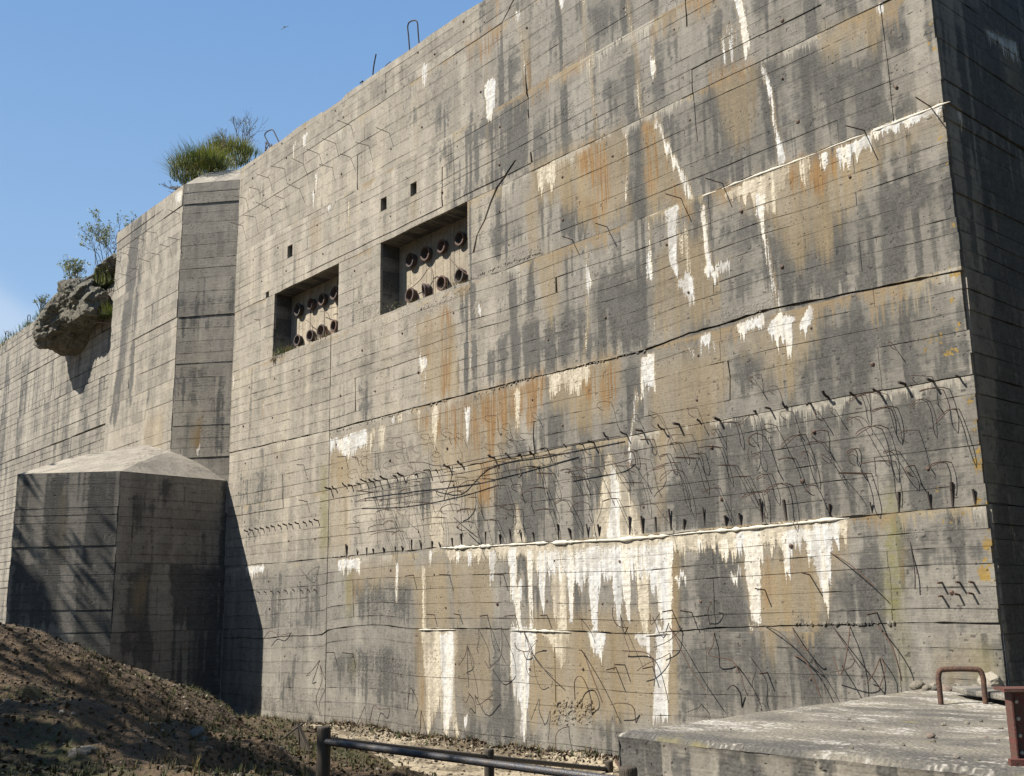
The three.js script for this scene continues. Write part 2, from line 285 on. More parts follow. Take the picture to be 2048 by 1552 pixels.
// dark weathering
st('D', 0.55, 1180, 20, 1260, -5, 1262, 40, 1200, 82); st('D', 0.5, 1205, 160, 1330, 100, 1335, 225, 1220, 258);
st('D', 0.75, 1322, 235, 1432, 185, 1535, 150, 1565, 320, 1450, 385, 1395, 378, 1350, 320);
st('D', 0.45, 950, 245, 1000, 215, 1058, 190, 1060, 320, 1000, 372, 950, 375); st('D', 0.35, 960, 130, 1050, 75, 1060, 170, 970, 230);
st('D', 0.8, 1256, 262, 1283, 246, 1292, 432, 1262, 442); st('D', 0.7, 1276, 300, 1288, 296, 1294, 432, 1280, 436);
st('D', 0.55, 1228, 412, 1252, 404, 1256, 442, 1234, 450); st('D', 0.6, 972, 462, 1048, 430, 1050, 492, 985, 508); st('D', 0.6, 1115, 402, 1180, 392, 1200, 452, 1118, 472);
st('D', 0.55, 968, 690, 1060, 642, 1180, 602, 1300, 562, 1302, 690, 1120, 738, 975, 775); st('D', 0.5, 1180, 560, 1300, 520, 1300, 620, 1190, 650);
st('D', 0.8, 1498, 150, 1560, 112, 1640, 92, 1650, 150, 1760, 135, 1770, 205, 1560, 300, 1540, 215); st('D', 0.75, 1778, 42, 1822, 50, 1816, 78, 1730, 108);
st('D', 0.6, 1580, 300, 1780, 215, 1890, 190, 1898, 205, 1600, 315); st('D', 0.55, 1445, 432, 1512, 402, 1520, 520, 1555, 560, 1450, 632); st('D', 0.6, 1520, 480, 1700, 430, 1690, 585, 1560, 622);
st('D', 0.45, 1660, 440, 1930, 335, 1938, 530, 1650, 595); st('D', 0.75, 1600, 492, 1642, 478, 1634, 532, 1604, 528); st('D', 0.4, 1780, 330, 1900, 290, 1910, 420, 1790, 450);
st('D', 0.5, 1640, 642, 1935, 575, 1950, 720, 1640, 770); st('D', 0.55, 1470, 705, 1530, 690, 1530, 760, 1475, 775); st('D', 0.7, 1592, 720, 1660, 690, 1660, 770, 1590, 785);
st('D', 0.42, 1640, 770, 1960, 740, 1985, 1010, 1700, 1030); st('D', 0.45, 1340, 845, 1700, 775, 1700, 1025, 1345, 1062); st('D', 0.6, 1325, 985, 1430, 960, 1430, 1055, 1300, 1070);
st('D', 0.75, 1398, 805, 1416, 798, 1420, 860, 1396, 870); st('D', 0.5, 1180, 880, 1205, 870, 1200, 1010, 1185, 1040); st('D', 0.65, 1240, 742, 1272, 733, 1268, 890, 1290, 1040, 1255, 960, 1232, 900);
st('D', 0.75, 1015, 812, 1028, 806, 1044, 870, 1060, 930, 1062, 1070, 990, 1075, 1000, 860); st('D', 0.5, 1060, 830, 1180, 800, 1180, 880, 1060, 900); st('D', 0.4, 990, 930, 1190, 900, 1190, 1075, 990, 1085);
st('D', 0.45, 735, 960, 860, 950, 860, 1010, 740, 1000); st('D', 0.55, 1000, 1105, 1060, 1095, 1058, 1140, 1010, 1160);
st('D', 0.55, 700, 1165, 760, 1155, 828, 1160, 822, 1235, 730, 1240); st('D', 0.6, 700, 1300, 790, 1290, 830, 1330, 830, 1390, 800, 1440, 740, 1390, 660, 1350, 662, 1320); st('D', 0.7, 985, 1350, 1020, 1320, 1028, 1470, 985, 1460); st('D', 0.6, 940, 1440, 1030, 1440, 1035, 1480, 940, 1475);
st('D', 0.7, 1348, 1120, 1470, 1092, 1480, 1180, 1500, 1250, 1352, 1262); st('D', 0.75, 1352, 1268, 1500, 1262, 1560, 1340, 1560, 1415, 1355, 1440); st('D', 0.75, 1652, 1150, 1775, 1112, 1772, 1240, 1640, 1252);
st('D', 0.55, 1560, 1262, 1770, 1262, 1740, 1370, 1560, 1400); st('D', 0.35, 1800, 1050, 1975, 1030, 1985, 1130, 1810, 1140);
st('D', 0.5, 1060, 1190, 1075, 1160, 1090, 1210, 1062, 1220); st('D', 0.4, 720, 735, 745, 720, 748, 845, 722, 850); st('D', 0.35, 800, 165, 830, 150, 835, 250, 806, 265); st('D', 0.35, 855, 150, 905, 125, 905, 330, 862, 350); st('D', 0.3, 545, 640, 566, 635, 568, 700, 548, 705);
st('D', 0.4, 470, 960, 540, 940, 545, 1060, 490, 1100); st('D', 0.45, 500, 1140, 640, 1130, 640, 1260, 530, 1265); st('D', 0.4, 560, 1330, 600, 1300, 590, 1410, 560, 1400);
st('D', 0.35, 1420, 150, 1432, 20, 1470, 0, 1480, 60, 1440, 180);
// tan leaching
st('T', 0.8, 1060, 330, 1240, 258, 1254, 264, 1256, 300, 1250, 400, 1235, 440, 1195, 462, 1120, 400, 1065, 390); st('T', 0.9, 1285, 240, 1312, 238, 1350, 340, 1395, 432, 1370, 422, 1335, 412, 1300, 432, 1290, 330);
st('T', 0.7, 1050, 388, 1078, 384, 1078, 498, 1060, 506); st('T', 0.75, 1065, 520, 1122, 502, 1122, 590, 1118, 632, 1098, 636, 1086, 600); st('T', 0.6, 1192, 388, 1216, 384, 1210, 455, 1198, 455); st('T', 0.6, 1244, 388, 1264, 384, 1264, 446, 1252, 442);
st('T', 0.7, 1318, 500, 1400, 470, 1446, 545, 1444, 622, 1325, 690, 1308, 600); st('T', 0.75, 830, 655, 880, 630, 912, 640, 922, 782, 850, 802); st('T', 0.7, 820, 842, 1092, 750, 1092, 800, 1012, 880, 985, 1010, 930, 1010, 850, 900); st('T', 0.8, 1098, 748, 1240, 706, 1242, 765, 1225, 835, 1170, 860, 1100, 800);
st('T', 0.65, 1300, 730, 1450, 690, 1462, 760, 1420, 872, 1332, 905, 1302, 862); st('T', 0.75, 1420, 402, 1660, 310, 1752, 288, 1756, 332, 1702, 420, 1655, 505, 1592, 522, 1562, 480, 1530, 420, 1480, 402, 1440, 412); st('T', 0.7, 1450, 685, 1642, 622, 1632, 692, 1600, 722, 1590, 782, 1528, 762, 1530, 702);
st('T', 0.65, 1640, 62, 1762, 20, 1765, 82, 1640, 112); st('T', 0.65, 1420, 152, 1512, 125, 1522, 162, 1502, 292, 1460, 282, 1430, 182); st('T', 0.6, 1650, 320, 1900, 222, 1904, 262, 1790, 300, 1700, 350); st('T', 0.6, 1310, 862, 1332, 852, 1328, 1045, 1314, 1045); st('T', 0.5, 1830, 200, 1870, 190, 1870, 210, 1840, 220);
st('T', 0.8, 820, 1142, 892, 1112, 902, 1250, 838, 1252); st('T', 0.6, 700, 1130, 830, 1110, 830, 1165, 700, 1180); st('T', 0.85, 1058, 1220, 1312, 1230, 1308, 1432, 1060, 1442, 1050, 1330); st('T', 0.85, 1338, 1092, 1362, 1088, 1352, 1432, 1336, 1438); st('T', 0.9, 1476, 1132, 1702, 1062, 1662, 1172, 1642, 1255, 1532, 1262, 1500, 1200);
st('T', 0.8, 828, 1255, 848, 1255, 850, 1452, 835, 1445); st('T', 0.7, 900, 1115, 985, 1110, 990, 1240, 912, 1245); st('T', 0.6, 1520, 1262, 1570, 1262, 1550, 1310, 1525, 1300); st('T', 0.5, 660, 900, 740, 880, 750, 960, 662, 965); st('T', 0.5, 660, 900, 700, 895, 700, 1100, 660, 1110); st('T', 0.55, 860, 1260, 980, 1262, 985, 1420, 940, 1430); st('T', 0.4, 545, 890, 570, 880, 565, 915, 545, 920); st('T', 0.5, 1040, 60, 1060, 60, 1062, 200, 1048, 210); st('T', 0.5, 1330, 40, 1440, -10, 1440, 20, 1350, 50); st('T', 0.45, 1870, 1300, 1985, 1290, 1990, 1370, 1870, 1370); st('T', 0.45, 620, 440, 645, 432, 648, 500, 626, 505); st('T', 0.4, 820, 395, 835, 390, 838, 440, 822, 445);
// rust
st('R', 0.9, 930, 92, 990, 52, 1004, 62, 985, 100, 940, 128); st('R', 0.8, 985, -5, 1000, -5, 996, 42, 990, 42); st('R', 0.9, 1118, 140, 1180, 102, 1182, 128, 1130, 152); st('R', 0.9, 1088, 158, 1110, 146, 1106, 172, 1070, 205, 1062, 190);
st('R', 1, 1150, 300, 1225, 268, 1222, 402, 1205, 432, 1195, 380, 1170, 340); st('R', 1, 1234, 260, 1253, 264, 1252, 350, 1240, 345); st('R', 0.9, 1286, 242, 1312, 240, 1345, 330, 1325, 332, 1300, 400, 1290, 330); st('R', 0.9, 1345, 350, 1392, 428, 1372, 425, 1345, 392); st('R', 0.8, 1375, -5, 1435, -18, 1435, 8, 1400, 25, 1375, 20);
st('R', 1, 884, 618, 906, 612, 904, 690, 900, 775, 887, 792, 884, 700); st('R', 0.7, 850, 640, 866, 634, 864, 720, 852, 720); st('R', 0.95, 830, 832, 900, 802, 990, 770, 1092, 744, 1088, 800, 1062, 852, 1040, 830, 1002, 850, 962, 905, 880, 862, 850, 852); st('R', 1, 948, 800, 1012, 772, 1002, 860, 988, 875, 980, 1010, 958, 1000, 960, 900);
st('R', 0.9, 1150, 740, 1240, 714, 1236, 802, 1215, 812, 1170, 790); st('R', 1, 1560, 332, 1695, 290, 1690, 322, 1625, 402, 1600, 382, 1570, 362); st('R', 0.85, 1440, 385, 1480, 365, 1480, 395, 1445, 405); st('R', 0.8, 1530, 1135, 1540, 1132, 1542, 1210, 1532, 1212); st('R', 0.6, 1570, 1090, 1600, 1080, 1600, 1150, 1572, 1150); st('R', 0.6, 1338, 1100, 1350, 1098, 1348, 1250, 1338, 1250); st('R', 0.7, 832, 1260, 846, 1260, 848, 1400, 836, 1400); st('R', 0.5, 690, 1150, 720, 1150, 715, 1210, 695, 1205); st('R', 0.7, 1050, 118, 1062, 110, 1064, 205, 1052, 205); st('R', 0.6, 1800, 1085, 1812, 1085, 1812, 1140, 1802, 1140); st('R', 0.7, 1415, 140, 1510, 118, 1505, 145, 1420, 165); st('R', 0.6, 1300, 28, 1314, 22, 1314, 72, 1304, 72); st('R', 0.7, 1120, 400, 1196, 400, 1200, 452, 1190, 452, 1180, 410);
// white and cream lime
st('W', 1, 970, 162, 992, 158, 990, 200, 986, 238, 976, 242); st('W', 0.9, 1033, 22, 1042, 22, 1038, 42, 1034, 42); st('W', 0.9, 1118, -5, 1134, -5, 1128, 20, 1122, 18); st('W', 0.9, 845, 135, 856, 130, 852, 178, 848, 178); st('W', 0.9, 606, 268, 618, 266, 612, 285, 608, 285);
ln('W', 0.8, 3, 1032, 20, 1040, 60, 1050, 122, 1056, 165); ln('C', 0.9, 4, 1168, -5, 1170, 60, 1174, 102); ln('C', 0.85, 4, 1186, 95, 1182, 140, 1188, 200, 1196, 265); ln('C', 0.85, 4, 1255, -5, 1262, 50, 1275, 110, 1279, 180, 1284, 232); ln('C', 0.8, 2, 974, 110, 975, 160, 978, 380); ln('W', 0.7, 2, 836, 170, 842, 240, 836, 300);
st('W', 1, 1304, 118, 1312, 116, 1313, 145, 1308, 152, 1303, 142); ln('W', 0.8, 3, 1307, 70, 1306, 118); st('C', 0.9, 1075, 342, 1112, 322, 1113, 366, 1108, 378, 1098, 360, 1085, 382, 1078, 365);
ln('C', 1, 8, 1312, 240, 1325, 275, 1345, 312, 1362, 345, 1374, 370, 1386, 402); ln('W', 1, 5, 1313, 245, 1330, 285, 1350, 320, 1366, 350, 1380, 392); ln('W', 0.7, 4, 1253, 264, 1257, 320, 1252, 400);
st('W', 1, 1333, 422, 1362, 410, 1352, 442, 1356, 500, 1353, 515, 1358, 545, 1353, 564, 1347, 545, 1340, 510, 1338, 450); ln('C', 1, 6, 1372, 450, 1376, 500, 1380, 555); st('W', 1, 1354, 570, 1374, 556, 1388, 555, 1388, 598, 1379, 612, 1374, 606, 1372, 582, 1362, 580); ln('C', 1, 5, 1361, 462, 1364, 485, 1363, 512);
ln('W', 1, 9, 1408, 410, 1412, 470, 1420, 540); st('W', 1, 1410, 535, 1464, 526, 1466, 532, 1440, 548, 1434, 562, 1425, 556, 1412, 548); ln('W', 0.8, 4, 1300, 440, 1302, 490, 1300, 520); st('W', 0.9, 1298, 515, 1306, 515, 1306, 560, 1296, 566); ln('C', 0.8, 3, 1176, 490, 1175, 600, 1178, 642, 1168, 722); ln('C', 0.7, 2, 1310, 600, 1311, 692); st('W', 0.9, 1174, 530, 1186, 560, 1180, 585, 1174, 580);
ln('W', 0.9, 3, 833, 640, 842, 700, 852, 760, 850, 792); st('W', 0.9, 836, 718, 858, 722, 850, 745, 842, 738); ln('W', 0.7, 3, 940, 600, 942, 690, 944, 760); st('W', 0.9, 960, 612, 966, 618, 964, 640, 959, 632);
st('W', 1, 658, 884, 700, 870, 736, 858, 734, 895, 716, 888, 706, 912, 690, 912, 680, 893, 668, 897, 660, 918); st('C', 1, 742, 862, 752, 858, 745, 900, 740, 905); st('C', 1, 760, 856, 772, 850, 768, 888, 758, 905, 757, 880); st('W', 0.8, 783, 835, 792, 832, 788, 856); drip('C', 838, 818, 865, 12); drip('C', 800, 828, 846, 20); drip('C', 870, 815, 885, 26, 0.8); drip('W', 936, 815, 890, 16, 0.9); drip('C', 1035, 775, 850, 16, 0.8);
st('C', 0.8, 1100, 752, 1180, 728, 1180, 750, 1150, 790, 1120, 770, 1100, 790); st('W', 1, 1283, 716, 1310, 706, 1311, 772, 1300, 788, 1292, 762, 1283, 792); ln('W', 0.9, 4, 1275, 780, 1270, 830, 1264, 860, 1258, 905); st('W', 0.9, 1255, 905, 1262, 905, 1260, 935, 1256, 935);
ln('W', 1, 4, 1525, 135, 1540, 170, 1547, 212, 1550, 242, 1558, 282, 1566, 312); st('W', 1, 1552, 262, 1562, 290, 1574, 322, 1556, 330, 1556, 300); st('W', 0.9, 1470, -5, 1486, -5, 1500, 80, 1496, 118, 1488, 100, 1480, 40); st('W', 0.35, 1440, 70, 1475, 50, 1470, 120, 1450, 125);
st('C', 0.95, 1450, 390, 1500, 362, 1562, 336, 1578, 332, 1576, 362, 1548, 418, 1522, 412, 1500, 390, 1462, 400); drip('W', 1522, 385, 465, 16); st('W', 0.95, 1672, 300, 1742, 272, 1742, 290, 1702, 328, 1690, 320, 1680, 340); drip('C', 1610, 318, 380, 16, 0.9); drip('W', 1650, 305, 350, 14, 0.9); ln('W', 1, 7, 1745, 268, 1800, 246, 1860, 226, 1902, 208); drip('W', 1795, 248, 275, 8); drip('W', 1835, 236, 252, 8); drip('W', 1762, 8, 34, 8);
ln('W', 0.9, 4, 1530, 462, 1536, 495, 1546, 545, 1556, 595, 1560, 632); st('W', 1, 1540, 648, 1555, 632, 1590, 634, 1593, 645, 1585, 650, 1586, 682, 1580, 702, 1574, 700, 1570, 680, 1555, 686, 1540, 682, 1536, 665); st('W', 0.95, 1470, 652, 1530, 628, 1528, 655, 1510, 655, 1490, 668, 1476, 656); st('W', 0.95, 1618, 612, 1627, 614, 1625, 655, 1614, 662, 1600, 652); st('W', 0.9, 1400, 672, 1424, 665, 1422, 686, 1405, 690); ln('W', 0.8, 2, 1360, 693, 1375, 700, 1420, 692, 1445, 686);
st('C', 1, 1213, 908, 1223, 915, 1230, 940, 1250, 968, 1262, 1000, 1278, 1040, 1286, 1074, 1190, 1088, 1186, 1052, 1200, 1012, 1205, 960); st('W', 0.9, 1222, 930, 1238, 960, 1240, 1075, 1212, 1080, 1222, 1010); st('C', 0.9, 868, 1022, 886, 1030, 886, 1096, 868, 1102, 858, 1062); st('C', 1, 1034, 1010, 1040, 1050, 1053, 1086, 1030, 1092, 1030, 1050);
// the white curtain under the rows of stubs
st('C', 1, 890, 1102, 1045, 1092, 1250, 1081, 1340, 1074, 1340, 1110, 1330, 1130, 1070, 1140, 1045, 1112, 985, 1122, 960, 1112, 900, 1118); st('W', 0.5, 1075, 1100, 1335, 1085, 1335, 1150, 1200, 1160, 1080, 1150); drip('W', 795, 1125, 1200, 10); st('W', 0.9, 672, 1122, 722, 1116, 720, 1138, 705, 1142, 680, 1138); st('W', 0.9, 488, 1134, 530, 1130, 528, 1145, 500, 1150);
drip('W', 862, 1100, 1132, 13); drip('W', 916, 1104, 1130, 10); drip('W', 940, 1104, 1138, 12); drip('W', 985, 1104, 1178, 19); drip('W', 1026, 1096, 1205, 24); drip('W', 1037, 1165, 1256, 24); drip('W', 1060, 1100, 1258, 13); drip('W', 1085, 1110, 1215, 26); drip('C', 1122, 1095, 1335, 34); drip('C', 1110, 1130, 1240, 20); drip('W', 1141, 1120, 1255, 17); drip('W', 1162, 1110, 1190, 22); drip('W', 1187, 1095, 1268, 34); drip('W', 1215, 1110, 1170, 26); drip('W', 1234, 1110, 1256, 26); drip('W', 1252, 1100, 1236, 20); drip('C', 1284, 1085, 1275, 32); drip('W', 1304, 1110, 1195, 14); drip('W', 1329, 1085, 1300, 34); drip('W', 1316, 1100, 1240, 14);
st('C', 1, 1340, 1076, 1420, 1062, 1560, 1048, 1700, 1034, 1696, 1062, 1680, 1085, 1668, 1070, 1650, 1075, 1620, 1080, 1590, 1095, 1570, 1085, 1530, 1095, 1500, 1090, 1470, 1110, 1440, 1098, 1400, 1095, 1345, 1106); drip('W', 1502, 1060, 1250, 36); drip('W', 1572, 1065, 1148, 20); drip('W', 1640, 1050, 1205, 32); drip('W', 1614, 1060, 1122, 12); drip('W', 1672, 1045, 1095, 14); drip('W', 1478, 1070, 1118, 16); drip('W', 1594, 1060, 1105, 24); drip('W', 1450, 1075, 1110, 12); drip('W', 1400, 1080, 1100, 10); st('W', 1, 1346, 1148, 1374, 1144, 1372, 1156, 1358, 1162); st('W', 1, 1458, 1140, 1486, 1148, 1484, 1158, 1472, 1158);
st('C', 1, 840, 1258, 912, 1258, 913, 1300, 906, 1360, 912, 1440, 920, 1470, 912, 1480, 905, 1440, 890, 1482, 884, 1425, 878, 1395, 866, 1440, 860, 1466, 852, 1462, 852, 1380, 847, 1300); st('W', 0.8, 878, 1270, 908, 1262, 904, 1440, 888, 1470, 884, 1350); st('W', 1, 1022, 1255, 1073, 1255, 1072, 1290, 1060, 1330, 1056, 1420, 1049, 1480, 1041, 1478, 1044, 1430, 1036, 1405, 1028, 1380, 1022, 1330); st('C', 1, 1108, 1260, 1142, 1262, 1130, 1300, 1126, 1332, 1116, 1326, 1108, 1290, 1090, 1276, 1080, 1262); st('W', 1, 1172, 1265, 1212, 1265, 1204, 1322, 1198, 1322, 1186, 1290); st('W', 1, 1268, 1268, 1300, 1270, 1299, 1308, 1286, 1296); st('W', 1, 1312, 1250, 1339, 1258, 1339, 1300, 1336, 1370, 1336, 1444, 1306, 1446, 1310, 1370, 1316, 1300); drip('W', 1502, 1245, 1265, 6); ln('C', 0.9, 5, 848, 1180, 850, 1256); drip('C', 848, 1130, 1258, 10); st('W', 0.9, 928, 1430, 936, 1430, 934, 1452, 929, 1450);
drip('W', 470, 752, 775, 8, 0.9); drip('W', 528, 800, 840, 6, 0.9); drip('W', 634, 345, 395, 10, 0.9); drip('W', 628, 380, 420, 8, 0.9); drip('W', 660, 410, 425, 22, 0.8); drip('W', 590, 280, 340, 8, 0.8); drip('C', 700, 400, 470, 10, 0.7); drip('W', 500, 375, 395, 6, 0.8); drip('W', 648, 210, 250, 6, 0.5);
// lichen, moss, honeycomb
for (const [x, y, r] of [[1930, 552, 15], [1912, 545, 9], [1936, 565, 10], [1860, 676, 9], [1882, 678, 8], [1915, 702, 8], [1902, 708, 6], [1960, 910, 15], [1958, 930, 14], [1964, 895, 9], [1955, 1000, 10], [1976, 1010, 9], [1980, 1085, 11], [1977, 1104, 7], [1974, 1128, 13], [1980, 1152, 14], [1968, 1150, 9], [1886, 1040, 7], [1905, 1046, 6], [1930, 1030, 6], [1960, 790, 9], [1950, 735, 8], [1916, 655, 8], [1908, 600, 6], [1866, 38, 7], [1869, 65, 8], [1858, 85, 5], [1872, 100, 5], [1903, 328, 9], [1906, 350, 6], [1885, 275, 5], [1922, 450, 6], [1910, 455, 5], [1945, 640, 6], [1958, 845, 7], [1940, 800, 8], [1952, 860, 5], [1986, 1060, 6], [1880, 980, 4], [1850, 700, 5], [1932, 500, 5], [1920, 530, 6]]) { const p = []; for (let i = 0; i < 12; i++) { const a = i / 12 * 6.283, q = r * (0.7 + 0.6 * h2(x + i * 3, y)); p.push(wpt(x + Math.cos(a) * q, y + Math.sin(a) * q)); } STAINS.push({ k: 'L', a: 0.55, p }); }
st('G', 0.9, 1772, 992, 1796, 990, 1802, 1240, 1776, 1242); st('G', 0.7, 642, 935, 655, 930, 655, 1105, 640, 1105); st('G', 0.6, 690, 1140, 705, 1140, 705, 1230, 692, 1230); st('G', 0.6, 1800, 1250, 1812, 1250, 1815, 1360, 1800, 1360); st('G', 0.5, 697, 1320, 715, 1320, 712, 1345, 698, 1345); st('G', 0.4, 1940, 1300, 1990, 1290, 1995, 1365, 1950, 1365);
st('H', 1, 1122, 215, 1150, 198, 1152, 240, 1130, 246); st('H', 0.7, 1148, 240, 1162, 236, 1164, 268, 1150, 272); st('H', 1, 1085, 642, 1130, 640, 1160, 655, 1122, 672, 1090, 666); st('H', 1, 1005, 518, 1088, 492, 1085, 510, 1000, 540); st('H', 0.9, 1440, 628, 1560, 596, 1560, 612, 1440, 648); st('H', 0.8, 700, 1305, 780, 1295, 825, 1340, 820, 1390, 740, 1380, 690, 1350); st('H', 0.7, 730, 1165, 820, 1165, 815, 1235, 735, 1235); st('H', 1, 1095, 1405, 1190, 1410, 1180, 1445, 1110, 1445); st('H', 0.7, 655, 855, 720, 845, 720, 858, 660, 870); st('H', 0.8, 945, 795, 1090, 738, 1090, 748, 950, 806); st('H', 0.8, 700, 600, 760, 570, 760, 630, 705, 650); st('H', 0.7, 832, 620, 935, 570, 935, 590, 850, 640); st('H', 0.6, 690, 1440, 1100, 1465, 1100, 1500, 690, 1480); st('H', 0.7, 1325, 288, 1345, 310, 1350, 330, 1335, 318); st('H', 0.5, 480, 1380, 640, 1380, 640, 1450, 500, 1440);

const beigeAt = (x, y) => clamp(0.06 + 0.80 * sstep(-9.5, -14, x) * sstep(2.2, 3.6, y) + 0.12 * sstep(-6, -5, x) - 0.25 * sstep(-12, -8, x) * sstep(7, 5, y) * 0.4 + (x < -16.75 ? 0.05 : 0));
const TY0 = -0.4, TY1 = 11.9;
function wallTile(x0, x1, w, h, seed) {
  const mw = Math.round(w * 0.6), mh = Math.round(h * 0.6), masks = makeMasks(x0, x1, TY0, TY1, mw, mh, STAINS);
  return { x0, x1, mat: paint({ x0, x1, y0: TY0, y1: TY1, w, h, seed, masks, mw, mh, bounds: BOUND, ends: ENDS, tone: beigeAt, dark: x0 < -14 ? 0.34 : 0.9, runs: x0 < -14 ? 0.55 : 1, joints: JY }) };
}
const TILE_R = wallTile(SPLIT, -4.55, 2048, 2048, 3), TILE_L = wallTile(-20.95, SPLIT, 1024, 1536, 3);
const uvTile = (t) => (x, y) => [(x - t.x0) / (t.x1 - t.x0), (y - TY0) / (TY1 - TY0)];
const uvR = uvTile(TILE_R), uvL = uvTile(TILE_L);

const blots = (seed, n, m, k = 'D', a = 0.7) => { const r = rng(seed), out = []; for (let i = 0; i < n; i++) { const x = r() * m, y = r() * m, w = 0.1 + r() * 0.45, p = []; for (let j = 0; j < 9; j++) { const t = j / 9 * 6.283; p.push([x + Math.cos(t) * w * (0.6 + 0.6 * r()), y + Math.sin(t) * w * 0.7 * (0.6 + 0.6 * r())]); } out.push({ k, a: a * (0.5 + 0.5 * r()), p }); } return out; };   // irregular dark patches, black lichen on the platform edges
// generic concrete for plain faces: clean, and grimy with recess shade in its colour
const plain = paint({ x0: 0, x1: 4, y0: 0, y1: 4, w: 768, h: 768, seed: 21, dark: 0.35, tone: () => 0.6 });
for (const t of [plain.map, plain.bumpMap]) t.wrapS = t.wrapT = THREE.MirroredRepeatWrapping;
const grimeAndShade = paint({ x0: 0, x1: 4, y0: 0, y1: 4, w: 768, h: 768, seed: 23, dark: 1.0, tone: () => 0.2, masks: makeMasks(0, 4, 0, 4, 384, 384, blots(23, 40, 4)), mw: 384, mh: 384 });
for (const t of [grimeAndShade.map, grimeAndShade.bumpMap]) t.wrapS = t.wrapT = THREE.MirroredRepeatWrapping;
grimeAndShade.bumpScale = 0.04;
// the body behind the board prints, with the recesses and sockets left open
const DEEP = 0.42, BACK = -0.04; let MAINCORE;
{
  const s = new THREE.Shape(); s.moveTo(WX0, -0.4); s.lineTo(WX1 - 0.02, -0.4); s.lineTo(WX1 - 0.02, 11.78); s.lineTo(WX0, 11.78); s.closePath();
  for (const [a, b, c, d] of [...RECESS, ...HOLES]) { const p = new THREE.Path(); p.moveTo(a, c); p.lineTo(a, d); p.lineTo(b, d); p.lineTo(b, c); p.closePath(); s.holes.push(p); }
  const g = new THREE.ExtrudeGeometry(s, { depth: DEEP + BACK - 0.004, bevelEnabled: false }); g.translate(0, 0, -DEEP + 0.004);
  const uv = g.attributes.uv, p = g.attributes.position; for (let i = 0; i < p.count; i++) { const t = uvL(p.getX(i), p.getY(i)); uv.setXY(i, clamp(t[0], 0.02, 0.98), t[1]); }
  MAINCORE = g; const nm = g.attributes.normal; for (let i = 0; i < p.count; i++) if (Math.abs(nm.getZ(i)) < 0.5) uv.setXY(i, (Math.abs(nm.getX(i)) > 0.5 ? p.getY(i) : p.getX(i)) / 4, p.getZ(i) / 4);
}
const mainWall = part('main_wall', MAINCORE, [TILE_L.mat, grimeAndShade], bunker);  // recess jambs and soffits darker: dirt, plus shade put into the colour
const LIFTZ = [0, 0.006, 0.0, 0.008, 0.018, 0.012, 0.018, 0.01, 0.012];
const JGAP = [0, 0.011, 0.012, 0.005, 0.015, 0.010, 0.005, 0.007, 0.0015, 0];
const edgeGap = (k) => {
  const l = ROWS[Math.min(k, NB - 1)].l, isJ = k === NB || ROWS[k].a < 1e-6, base = h2(k * 13, 5);
  if (k === 0 || k === NB) return () => 0;
  if (isJ) return (x) => JGAP[l] * (0.25 + 1.5 * vn(x * 2.1 + k, 3) * vn(x * 11, k)) + (vn(x * 23, k * 3) - 0.5) * JGAP[l] * 0.9;
  const a = base < 0.5 ? 0.0007 : base < 0.85 ? 0.0018 : 0.0035;
  return (x) => a * (0.3 + 1.1 * sstep(0.3, 0.75, vn(x * 0.9 + k * 3, k * 1.7))) + 0.0045 * sstep(0.7, 0.9, vn(x * 4.5, k * 5.1)) + 0.001 * vn(x * 26, k);
};
const GAPS = []; for (let k = 0; k <= NB; k++) GAPS.push(edgeGap(k));
GAPS[NB] = (x) => 0.012 + 0.05 * Math.pow(vn(x * 1.3, 91), 3) + 0.03 * Math.pow(vn(x * 6, 92), 3) + 0.16 * sstep(-17.3, -17.1, x) * sstep(-16.3, -16.9, x);
// cracks and torn board ends: real slots between the slabs, photo pixels and half width in metres
const CRACKS = [[0.018, 1036, -20, 1030, 3, 1018, 20, 1003, 42], [0.016, 1053, 150, 1058, 200, 1059, 215, 1061, 268, 1066, 332], [0.024, 1057, 288, 1042, 312, 1026, 334, 1014, 348, 1000, 370, 985, 392, 978, 420, 972, 444, 960, 462, 952, 490, 944, 528, 936, 556], [0.02, 1113, 530, 1115, 560, 1117, 584], [0.012, 1458, 712, 1459, 745, 1460, 772], [0.015, 1068, 845, 1069, 875, 1070, 895], [0.013, 715, 326, 716, 350, 717, 370], [0.012, 886, 340, 886, 380, 887, 412], [0.010, 712, 765, 713, 800, 714, 828], [0.012, 1374, -10, 1375, 35, 1376, 62], [0.004, 1385, 145, 1389, 200, 1396, 285], [0.004, 1428, 1180, 1430, 1250], [0.003, 1762, 20, 1772, 90, 1790, 250], [0.003, 1110, 1290, 1111, 1380], [0.005, 706, 1165, 708, 1240], [0.012, 566, 960, 567, 1005]].map(([w, ...c]) => { const p = []; for (let i = 0; i < c.length; i += 2) { const q = wpt(c[i], c[i + 1]); p.push([q[1], q[0]]); } p.sort((a, b) => a[0] - b[0]); return { w, y0: p[0][0], y1: p[p.length - 1][0], f: poly(p) }; });
const edgeX = (k) => WX1 + (h2(k, 77) - 0.5) * 0.03 - 0.02;
